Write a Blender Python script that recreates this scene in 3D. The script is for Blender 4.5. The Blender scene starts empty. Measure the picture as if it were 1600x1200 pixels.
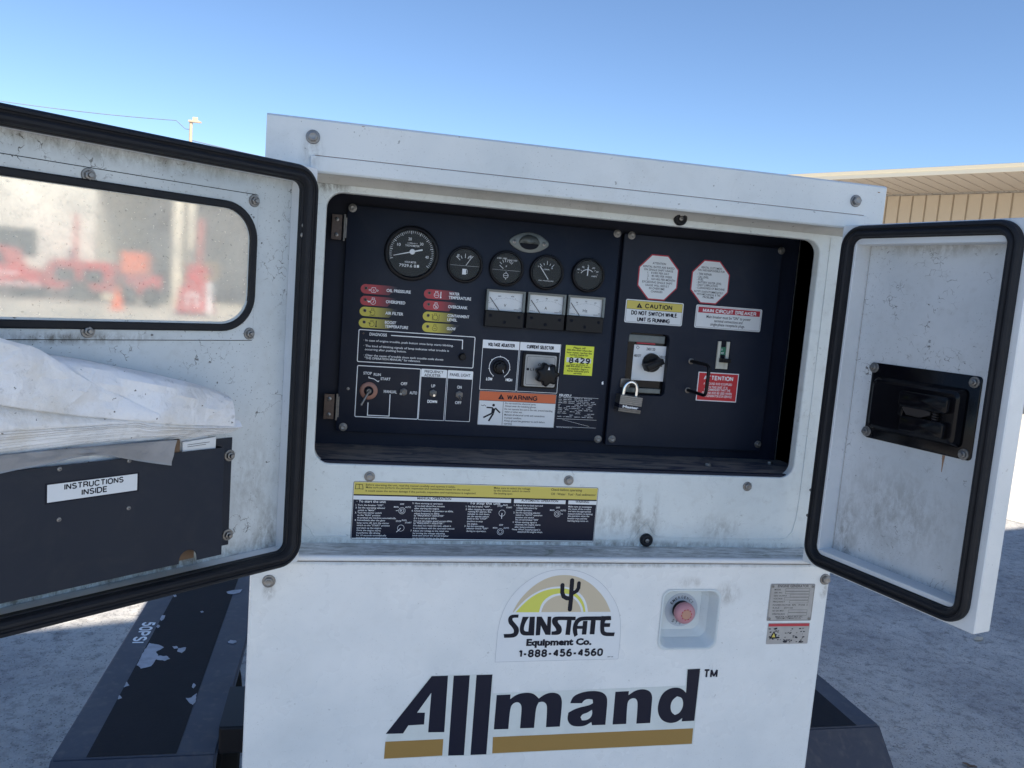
import bpy, bmesh, math, random
from mathutils import Matrix, Vector
random.seed(7)
scene = bpy.context.scene
COL = scene.collection
# ------------------------------------------------------------------ camera
cam_data = bpy.data.cameras.new('camera')
cam_data.sensor_width = 36.0
cam_data.lens = 1253.27 / 1600 * 36.0
cam_data.clip_start = 0.05
cam_data.clip_end = 2000
cam = bpy.data.objects.new('camera', cam_data)
COL.objects.link(cam)
cam.matrix_world = Matrix(((0.97619, -0.05299, -0.21036, -0.366),
                           (-0.20226, 0.12819, -0.97091, -1.25),
                           (0.07841, 0.99033, 0.11442, 1.62),
                           (0, 0, 0, 1)))
scene.camera = cam
# ------------------------------------------------------------------ light
SUN = Vector((0.40, -0.92, 1.0)).normalized()
world = bpy.data.worlds.new('World')
scene.world = world
world.use_nodes = True
wn = world.node_tree
sky = wn.nodes.new('ShaderNodeTexSky')
sky.sky_type = 'NISHITA'
sky.sun_disc = False
sky.sun_elevation = math.asin(SUN.z)
sky.sun_rotation = math.atan2(SUN.x, SUN.y)
sky.altitude = 1200
sky.air_density = 1.0
sky.dust_density = 0.0
sky.ozone_density = 4.8
wn.links.new(sky.outputs[0], wn.nodes['Background'].inputs[0])
wn.nodes['Background'].inputs[1].default_value = 0.092
sun_data = bpy.data.lights.new('sun', 'SUN')
sun_data.energy = 4.6
sun_data.angle = math.radians(0.55)
sun_data.color = (1.0, 0.93, 0.82)
sun = bpy.data.objects.new('sun', sun_data)
COL.objects.link(sun)
sun.rotation_euler = (-SUN).to_track_quat('-Z', 'Y').to_euler()
sun.location = (3, -9, 9)
vs = scene.view_settings
vs.view_transform = 'Standard'
vs.look = 'None'
vs.exposure = 1.02
vs.gamma = 1.0
vs.use_curve_mapping = False

# ---- measured layout (millimetres: along, up) of every print, gauge and fitting in its own plane
D={'a_A': [[-265.7, 917.9], [-199.8, 1011.7], [-174.0, 1011.8], [-173.4, 917.1], [-199.2, 917.8], [-198.6, 983.8], [-218.8, 951.6], [-206.4, 951.1], [-206.5, 931.3], [-231.2, 930.7],
         [-238.7, 917.5]],
 'a_a': [[31.2, 959.1], [34.7, 971.1], [49.5, 977.6], [66.6, 979.8], [84.2, 977.4], [93.5, 969.3], [95.5, 957.4], [95.6, 919.2], [72.3, 919.3], [70.6, 924.9], [60.7, 918.6],
         [47.3, 917.6], [35.5, 920.4], [28.5, 930.4], [29.6, 942.8], [42.4, 950.2], [65.1, 954.5], [70.5, 958.2], [69.2, 964.1], [62.1, 965.9], [54.6, 963.8], [51.2, 958.5]],
 'a_ah': [[69.7, 946.5], [62.4, 941.7], [53.8, 939.3], [51.1, 934.3], [54.0, 928.7], [61.7, 928.4], [69.0, 932.8], [71.0, 940.6]],
 'a_back': [[-266.6, 875.6], [-267.4, 917.2], [-201.3, 1012.8], [-101.6, 1012.6], [-99.5, 980.1], [231.2, 984.2], [230.3, 1014.1], [256.3, 1014.3], [257.0, 877.2], [-92.5, 875.7],
            [-101.3, 874.5], [-169.1, 875.4]],
 'a_bar1': [[-265.6, 904.8], [-174.1, 905.4], [-173.9, 877.2], [-266.0, 876.3]],
 'a_bar2': [[-93.7, 905.4], [254.2, 906.6], [254.8, 878.5], [-92.6, 877.2]],
 'a_d': [[232.1, 1012.9], [254.8, 1013.6], [254.7, 920.4], [231.4, 920.0], [231.9, 926.1], [223.3, 919.1], [209.3, 917.2], [194.5, 923.4], [185.6, 938.6], [185.8, 956.5],
         [191.3, 972.2], [204.5, 980.6], [218.5, 981.4], [227.9, 977.1], [233.9, 971.0]],
 'a_dh': [[230.4, 955.1], [226.6, 963.2], [218.3, 965.4], [210.8, 959.7], [207.8, 949.8], [210.3, 937.7], [217.8, 932.2], [225.6, 935.1], [230.7, 945.0]],
 'a_l1': [[-165.0, 1011.6], [-139.2, 1011.7], [-138.8, 876.3], [-164.5, 876.8]],
 'a_l2': [[-128.4, 1011.8], [-102.7, 1011.9], [-102.2, 876.1], [-128.2, 876.2]],
 'a_m': [[-93.0, 976.9], [-70.2, 977.3], [-70.3, 969.3], [-59.9, 977.4], [-45.2, 980.0], [-32.0, 978.1], [-22.6, 969.0], [-13.1, 976.4], [-0.2, 979.1], [11.5, 975.6],
         [16.9, 965.8], [17.5, 950.3], [17.2, 919.1], [-6.3, 918.9], [-7.0, 949.2], [-8.6, 958.9], [-14.7, 963.7], [-22.1, 962.4], [-26.2, 953.7], [-26.3, 918.5], [-49.9, 918.7],
         [-49.7, 952.5], [-51.8, 960.3], [-57.0, 964.3], [-64.2, 962.6], [-69.2, 955.1], [-69.2, 918.3], [-93.2, 918.5]],
 'a_n': [[107.6, 976.7], [131.1, 977.2], [131.1, 970.1], [142.9, 978.4], [156.5, 980.4], [168.9, 976.1], [173.9, 966.8], [174.1, 952.9], [174.8, 919.4], [150.1, 919.1],
         [149.3, 953.7], [146.5, 962.5], [140.3, 965.1], [132.7, 962.1], [130.3, 954.3], [132.2, 919.4], [108.2, 919.1]],
 'ampere': [-56.1, 1558.0, 12.6, 1621.2],
 'amps': [51.1, 1658.6, 30.6],
 'arc1': [[-317.5, 1458.2], [-317.3, 1455.9], [-309.1, 1454.6], [-301.5, 1450.0], [-300.1, 1452.1]],
 'att': [280.2, 1446.6, 361.4, 1500.3],
 'bag': [[-389.3, 1408.6], [-254.7, 1404.7], [-199.8, 1405.8], [-204.1, 1375.9], [-280.6, 1396.7], [-329.7, 1393.5], [-389.2, 1389.9]],
 'bead': [[414.0, 1784.6], [420.7, 1387.0], [430.6, 1244.9], [417.2, 1222.5], [177.4, 1223.9]],
 'bead2': [[-338.5, 1219.1], [-385.6, 1216.4], [-392.5, 1219.4], [-396.0, 1229.6], [-407.1, 1239.7], [-403.0, 1316.3], [-409.3, 1715.5]],
 'book': [[-332.6, 1294.1], [-332.0, 1301.6], [-326.9, 1301.5], [-321.7, 1301.3], [-320.5, 1294.0], [-326.5, 1294.4]],
 'box2': [-337.3, 1388.6, -230.8, 1475.8],
 'brk': [311.0, 1506.1, 338.2, 1560.9],
 'brkg': [317.2, 1534.0, 327.0, 1547.4],
 'brkh': [[327.3, 1524.5]],
 'bumpers': [[159.3, 1218.1], [162.2, 1758.5]],
 'caution': [126.8, 1581.0, 237.4, 1622.9],
 'cautiony': [129.2, 1605.8, 235.3, 1620.6],
 'cautri': [[147.4, 1608.7], [152.2, 1617.6], [158.7, 1608.4]],
 'csel': [-59.8, 1446.4, 13.5, 1533.1],
 'cselh': [-59.7, 1519.1, 12.7, 1533.1],
 'cut': [138.5, 1451.1, 217.6, 1563.4],
 'diag': [-338.3, 1482.6, -140.8, 1536.6],
 'diagbtn': [-160.8, 1501.5, 7.6],
 'diagled': [-330.5, 1530.6, 1.7],
 'diagline': [[-284.5, 1530.1], [-162.1, 1530.0], [-161.7, 1514.1]],
 'estop': [175.7, 1050.6, 276.0, 1150.6],
 'estopbtn': [209.0, 1118.9, 17.4],
 'estopdisc': [209.0, 1118.9, 30.7],
 'estoptext': [209.0, 1118.9, 23.0],
 'facebolts': [[-311.6, 1314.4], [13.4, 1317.5], [336.9, 1315.8]],
 'flake0': [[-759.5, 628.2], [-737.3, 618.6], [-723.6, 605.0], [-729.3, 592.3], [-735.4, 584.0], [-727.3, 562.8], [-709.4, 562.0], [-698.7, 547.6], [-707.9, 537.4],
            [-727.4, 546.3], [-730.9, 514.5], [-749.1, 503.6], [-761.4, 519.8], [-762.3, 576.7]],
 'flake1': [[-706.1, 608.8], [-697.2, 610.2], [-692.2, 599.6], [-700.2, 597.3]],
 'flake10': [[-588.3, 629.6], [-583.8, 638.6], [-570.8, 635.4], [-568.1, 626.2], [-575.4, 618.3], [-585.4, 622.3]],
 'flake11': [[-678.7, 806.1], [-674.5, 810.3], [-669.3, 803.8], [-673.4, 798.6]],
 'flake12': [[-764.1, 915.8], [-758.2, 918.1], [-753.9, 906.3], [-759.3, 901.7]],
 'flake2': [[-691.5, 599.5], [-675.7, 603.3], [-674.9, 588.6], [-679.7, 575.1], [-690.0, 582.3]],
 'flake3': [[-764.6, 760.9], [-764.2, 783.4], [-757.0, 783.3], [-755.5, 760.7], [-760.1, 750.7]],
 'flake4': [[-763.7, 716.3], [-762.5, 729.0], [-755.4, 719.0], [-758.4, 709.4]],
 'flake5': [[-763.4, 424.6], [-763.0, 446.7], [-754.3, 431.2], [-760.6, 426.6]],
 'flake6': [[-762.2, 375.3], [-763.3, 392.1], [-755.5, 380.2]],
 'flake7': [[-634.7, 373.2], [-624.4, 374.0], [-616.5, 390.7], [-613.4, 353.2], [-616.2, 345.4], [-626.3, 357.3]],
 'flake8': [[-630.8, 419.6], [-629.9, 434.0], [-623.9, 424.3], [-626.2, 412.2]],
 'flake9': [[-633.2, 936.5], [-618.1, 948.7], [-594.4, 954.8], [-598.1, 930.3], [-610.3, 922.0], [-628.1, 924.5]],
 'flange_rivets_l': [[-22.8, 1673.7], [-21.5, 1686.8], [-18.9, 1320.4], [-18.5, 1254.5]],
 'freq': [-229.3, 1388.0, -185.5, 1476.2],
 'freqh': [-229.4, 1462.8, -185.6, 1476.2],
 'fuel': [-168.0, 1658.7, 31.6],
 'handle': [[263.3, 1518.7], [262.4, 1464.9]],
 'hertz': [15.8, 1558.6, 83.9, 1621.7],
 'hinges': [[-391.9, 1722.7], [-375.4, 1681.7], [-389.2, 1425.1], [-372.3, 1382.2]],
 'ic1': [-257.8, 1260.3, 6.0],
 'ic2': [-257.7, 1231.9, 6.0],
 'ic3': [-94.9, 1259.7, 5.9],
 'ic4': [-95.3, 1228.2, 5.9],
 'ic5': [-1.2, 1260.1, 5.7],
 'in_h1': [-334.8, 1277.0, -81.3, 1283.4],
 'in_h2': [-76.4, 1279.2, 11.2, 1285.0],
 'in_h3': [16.1, 1278.9, 65.0, 1284.4],
 'ind0': [-339.4, 1597.1, -292.2, 1613.0],
 'ind1': [-339.2, 1577.6, -293.9, 1593.6],
 'ind2': [-339.2, 1559.5, -289.9, 1575.4],
 'ind3': [-339.4, 1540.2, -288.7, 1556.2],
 'ind4': [-233.8, 1596.6, -187.9, 1612.7],
 'ind5': [-233.8, 1577.4, -189.6, 1593.6],
 'ind6': [-233.4, 1558.6, -186.7, 1574.8],
 'ind7': [-233.2, 1539.8, -183.9, 1556.2],
 'instr': [-336.2, 1212.1, 66.6, 1306.8],
 'instry': [-335.9, 1284.2, 73.7, 1305.4],
 'key': [-316.5, 1433.8, 15.3],
 'keytip': [[-328.0, 1410.9]],
 'knob': [-93.8, 1486.9, 13.9],
 'knobarc': [-93.8, 1486.4, 18.3],
 'lamp': [[-59.3, 1705.3], [-93.8, 1706.7], [-24.1, 1705.5], [-63.3, 1723.0], [-57.0, 1687.8]],
 'latch': [[64.7, 1553.1], [242.3, 1554.9], [242.6, 1436.0], [63.8, 1434.0]],
 'latchhook': [[127.3, 1509.5], [224.8, 1535.7], [224.5, 1474.9], [226.8, 1449.3], [143.9, 1483.8], [208.4, 1496.5], [197.2, 1505.5], [200.0, 1476.4]],
 'latchin': [[72.6, 1532.5], [226.3, 1536.0], [228.3, 1449.6], [73.4, 1450.1]],
 'led0': [-330.4, 1606.3, 2.5],
 'led1': [-330.3, 1587.0, 2.5],
 'led2': [-330.3, 1568.8, 2.5],
 'led3': [-330.4, 1549.6, 2.5],
 'led4': [-224.7, 1606.1, 2.5],
 'led5': [-224.6, 1587.0, 2.5],
 'led6': [-224.3, 1568.2, 2.6],
 'led7': [-223.9, 1549.4, 2.6],
 'line1': [[-316.4, 1413.7], [-316.2, 1391.7], [-279.7, 1391.8], [-280.2, 1429.5]],
 'lockY': [[123.7, 1454.3], [165.9, 1450.6], [167.4, 1419.8], [123.5, 1425.7], [113.9, 1450.9], [116.0, 1423.7], [126.6, 1455.4], [155.2, 1451.0], [139.6, 1478.5]],
 'lowbolts': [[-452.3, 1166.3], [469.2, 1170.9]],
 'm_arm1': [[-111.4, 1415.0], [-100.2, 1414.7]],
 'm_arm2': [[-95.9, 1414.5], [-86.7, 1406.4]],
 'm_body': [[-101.9, 1414.2], [-95.3, 1413.7], [-97.4, 1405.0], [-102.6, 1404.8]],
 'm_bolt': [[-121.9, 1418.7], [-117.6, 1417.6], [-116.0, 1419.5], [-112.4, 1416.8]],
 'm_head': [[-99.2, 1419.5]],
 'm_leg1': [[-98.6, 1405.0], [-106.1, 1390.9]],
 'm_leg2': [[-101.2, 1404.9], [-116.0, 1396.8]],
 'mcb': [262.0, 1580.8, 394.0, 1622.8],
 'mcbr': [266.7, 1608.8, 389.9, 1619.2],
 'npboxes': [[396.3, 1154.9], [442.1, 1150.1], [396.3, 1149.5], [441.6, 1145.5], [406.0, 1144.1], [442.0, 1139.7], [395.7, 1138.8], [441.4, 1134.3], [406.1, 1133.2],
             [441.6, 1128.9], [406.1, 1116.6], [441.7, 1112.2], [405.9, 1111.4], [441.3, 1106.5]],
 'nplate': [367.6, 1096.8, 451.6, 1162.9],
 'nplate2': [371.5, 1055.2, 450.6, 1092.9],
 'nuts': [[67.6, 1546.2], [231.9, 1545.0], [68.2, 1444.5], [231.0, 1442.6]],
 'oct1': [183.0, 1665.0, 41.0],
 'oct2': [284.1, 1664.7, 40.8],
 'oil': [-24.0, 1657.5, 31.2],
 'panel_bolts': [[-359.7, 1735.1], [98.9, 1735.4], [-355.7, 1369.7], [97.8, 1366.5], [125.8, 1734.5], [418.8, 1733.5], [124.6, 1367.6], [416.2, 1369.1]],
 'panel_left': [-367.7, 1361.8, 105.4, 1740.4],
 'panel_right': [112.8, 1355.6, 422.8, 1737.8],
 'paper': [[-389.9, 1529.6], [-372.9, 1526.5], [-352.5, 1517.6], [-296.1, 1506.0], [-207.0, 1484.1], [-142.1, 1465.4], [-132.2, 1458.0], [-121.7, 1441.5], [-118.5, 1419.2],
           [-119.2, 1406.2], [-202.7, 1407.1], [-254.7, 1404.7], [-329.9, 1408.9], [-389.3, 1408.6], [-389.4, 1437.6], [-258.9, 1434.9], [-235.4, 1428.6], [-148.8, 1421.7]],
 'pkbolts': [[-99.1, 1368.9], [-97.3, 1257.1]],
 'pkflange': [[-95.3, 1393.4], [-95.8, 1243.1]],
 'pkhole': [-176.2, 1252.7, 12.1],
 'pklab': [-345.6, 1348.6, -242.0, 1372.2],
 'pkrivets': [[-330.9, 1386.6], [-254.2, 1387.1], [-330.8, 1329.1], [-253.5, 1329.7]],
 'plate': [16.5, 1383.9, 92.8, 1447.2],
 'platelow': [17.3, 1386.4, 92.6, 1402.8],
 'plight': [-183.3, 1388.2, -140.0, 1476.4],
 'plighth': [-183.9, 1462.4, -140.2, 1476.4],
 'pocket': [[-131.8, 1389.9], [-127.8, 1246.7], [-388.5, 1246.3], [-389.2, 1390.4]],
 'psi': [[-797.3, 629.5], [-772.1, 741.0], [-767.6, 628.5], [-801.1, 746.7]],
 'roofbolts': [[-419.6, 1810.4], [430.4, 1807.5]],
 'roofseam': [[-421.1, 1768.5], [-421.8, 1783.3], [-415.8, 1785.7], [373.5, 1785.8]],
 'rrivets': [[-2.3, 1702.7], [-3.4, 1660.1], [-6.8, 1332.1], [-7.0, 1288.8]],
 'rubpts': [[-376.8, 1706.1], [-119.7, 1708.2], [-73.9, 1673.9], [-68.3, 1553.6], [-103.4, 1539.2], [-376.0, 1537.8]],
 'rust': [[211.1, 1428.9], [215.0, 1364.0]],
 's_A': [[28.1, 1073.0], [24.6, 1081.1], [23.6, 1088.8], [25.0, 1098.0], [29.8, 1104.8], [37.2, 1107.8], [70.1, 1107.5], [70.5, 1100.9], [42.4, 1101.2], [36.3, 1100.1],
         [32.4, 1096.3], [31.1, 1090.2], [31.9, 1081.7], [33.3, 1076.6]],
 's_A2': [[40.2, 1100.0], [47.8, 1100.2], [47.7, 1076.9], [40.0, 1077.0]],
 's_A3': [[30.8, 1091.8], [40.5, 1091.6], [40.6, 1086.7], [31.3, 1086.8]],
 's_E': [[70.4, 1108.0], [86.9, 1107.9], [88.0, 1101.2], [78.7, 1100.8], [77.1, 1098.2], [77.6, 1095.9], [87.0, 1095.8], [86.8, 1089.6], [77.2, 1089.4], [77.7, 1083.5],
         [80.7, 1080.0], [96.3, 1079.8], [95.4, 1073.6], [80.5, 1073.7], [73.7, 1076.6], [70.7, 1082.8], [69.6, 1099.1]],
 's_N': [[-37.8, 1108.0], [-29.6, 1107.9], [-19.5, 1092.3], [-19.8, 1107.8], [-13.8, 1107.8], [-12.4, 1076.9], [-20.9, 1077.4], [-29.8, 1093.2], [-29.9, 1076.9], [-37.1, 1076.5]],
 's_S1': [[-67.9, 1111.7], [-68.2, 1106.4], [-74.1, 1106.5], [-77.3, 1105.7], [-77.5, 1102.7], [-73.4, 1098.2], [-67.8, 1092.1], [-65.5, 1088.3], [-65.0, 1082.2], [-67.3, 1076.9],
          [-70.1, 1074.7], [-74.4, 1073.2], [-88.4, 1073.1], [-89.7, 1079.5], [-77.9, 1079.6], [-73.8, 1081.1], [-73.2, 1084.1], [-74.5, 1087.6], [-78.1, 1092.2], [-82.1, 1096.0],
          [-84.0, 1100.5], [-84.6, 1105.1], [-82.5, 1109.6], [-78.2, 1111.8]],
 's_S2': [[27.2, 1107.4], [27.3, 1101.3], [1.1, 1102.0], [-2.2, 1101.3], [-2.4, 1098.2], [3.8, 1092.0], [5.7, 1087.4], [5.9, 1082.1], [3.2, 1078.0], [-2.0, 1076.8],
          [-11.1, 1077.2], [-11.1, 1082.7], [-5.6, 1083.0], [-3.4, 1084.5], [-4.5, 1088.3], [-10.3, 1094.5], [-12.3, 1099.8], [-11.6, 1105.2], [-8.5, 1107.4], [-1.0, 1108.1]],
 's_T1': [[13.2, 1102.4], [20.8, 1102.3], [20.1, 1076.5], [12.4, 1076.9]],
 's_T2': [[53.5, 1102.0], [61.6, 1101.9], [61.6, 1077.2], [53.5, 1077.3]],
 's_U': [[-60.9, 1107.9], [-50.5, 1107.8], [-54.4, 1101.0], [-56.6, 1095.0], [-57.5, 1088.9], [-57.0, 1085.4], [-54.4, 1083.3], [-49.6, 1083.2], [-49.3, 1107.8], [-40.8, 1108.0],
         [-39.6, 1076.5], [-55.3, 1076.5], [-59.9, 1077.9], [-62.9, 1081.4], [-64.1, 1086.0], [-64.3, 1091.3], [-62.5, 1100.3]],
 's_arch': [[-77.8, 1115.5], [-71.6, 1130.5], [-61.0, 1145.5], [-46.0, 1160.5], [-29.0, 1171.0], [-13.0, 1176.0], [2.0, 1177.4], [17.2, 1176.1], [32.8, 1171.1], [49.0, 1162.0],
            [64.1, 1148.3], [74.5, 1136.0], [81.0, 1125.2], [85.9, 1115.1]],
 's_arm1': [[0.2, 1160.5], [0.8, 1148.4], [3.6, 1141.5], [9.2, 1138.5], [16.1, 1138.0]],
 's_arm2': [[27.4, 1163.8], [27.3, 1155.6], [24.8, 1150.6], [18.3, 1146.8]],
 's_gin': [[-73.1, 1115.5], [-61.5, 1129.7], [-48.0, 1141.8], [-34.0, 1149.6], [-19.7, 1153.8], [-5.1, 1155.3], [9.5, 1154.4], [21.1, 1149.2], [32.4, 1139.8], [39.5, 1129.1],
           [42.9, 1115.4], [39.2, 1115.5], [37.2, 1123.9], [29.7, 1135.4], [21.1, 1142.6], [11.1, 1145.9], [-4.4, 1146.9], [-16.9, 1143.9], [-27.5, 1136.4], [-32.9, 1126.6],
           [-34.7, 1115.2]],
 's_gout': [[-76.6, 1115.5], [-64.0, 1131.7], [-49.8, 1144.3], [-35.1, 1152.3], [-20.3, 1156.8], [-5.4, 1158.4], [10.6, 1157.1], [24.0, 1151.7], [36.0, 1142.2], [43.3, 1130.7],
            [47.2, 1115.4], [35.7, 1115.5], [33.7, 1123.1], [27.2, 1133.1], [19.3, 1139.5], [10.8, 1142.6], [-4.1, 1143.5], [-14.6, 1140.2], [-24.2, 1133.0], [-29.2, 1124.6],
            [-31.1, 1115.2]],
 's_out': [[-100.0, 1032.7], [-100.1, 1052.4], [-99.9, 1069.1], [-99.4, 1091.7], [-95.2, 1112.7], [-87.9, 1132.1], [-76.1, 1150.0], [-61.1, 1164.9], [-42.9, 1176.9],
           [-22.7, 1184.5], [-0.4, 1186.8], [22.5, 1184.7], [42.9, 1177.9], [62.3, 1166.6], [79.4, 1149.8], [93.8, 1129.7], [101.9, 1111.1], [105.3, 1092.5], [107.1, 1066.0],
           [106.4, 1033.9]],
 's_trunk': [[15.6, 1168.3], [15.9, 1151.4], [16.4, 1139.2], [16.2, 1119.7]],
 'screw': [-350.9, 1435.4, 3.2],
 'selblack': [-54.0, 1454.2, 9.9, 1516.4],
 'selknob': [-10.7, 1478.9, 22.5],
 'selplate': [-49.7, 1456.8, 6.8, 1513.1],
 'swknob': [190.9, 1510.3, 19.9],
 'swlever': [[189.2, 1523.0], [147.8, 1497.3]],
 'swplate': [155.3, 1476.6, 222.4, 1541.7],
 'tach': [-259.0, 1669.8, 45.7],
 'tape': [[-766.0, 912.0], [-614.0, 1023.2], [-615.8, 179.1], [-760.2, 176.5]],
 'temp': [-95.7, 1658.2, 31.9],
 'tog1': [-257.7, 1434.9, 7.6],
 'tog2': [-207.0, 1435.2, 7.3],
 'tog3': [-161.4, 1434.9, 7.4],
 'vadj': [-126.2, 1446.2, -61.8, 1533.0],
 'vadjh': [-126.1, 1518.9, -62.0, 1533.0],
 'volt': [-128.4, 1557.2, -60.0, 1620.8],
 'warn': [-125.8, 1383.6, 13.2, 1444.0],
 'warndiv': [[-82.2, 1426.3], [-81.5, 1385.1]],
 'warnh': [-125.7, 1427.2, 13.0, 1444.0],
 'warntri': [[-92.2, 1430.8], [-87.2, 1440.2], [-80.9, 1430.3]],
 'wbolts': [[-289.0, 1712.2], [-76.8, 1712.4], [-286.7, 1536.1], [-76.3, 1535.2]],
 'win': [-531.7, 1550.1, -80.6, 1687.2],
 'winpts': [[-376.8, 1696.3], [-124.0, 1701.1], [-82.5, 1668.7], [-81.0, 1572.4], [-104.1, 1554.5], [-376.1, 1548.7]],
 'wplate': [[-377.0, 1720.5], [-73.3, 1720.4], [-68.0, 1526.5]],
 'yellow': [22.8, 1480.9, 75.4, 1533.4],
 'yellowwhite': [26.0, 1503.2, 71.7, 1511.5]}
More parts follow.
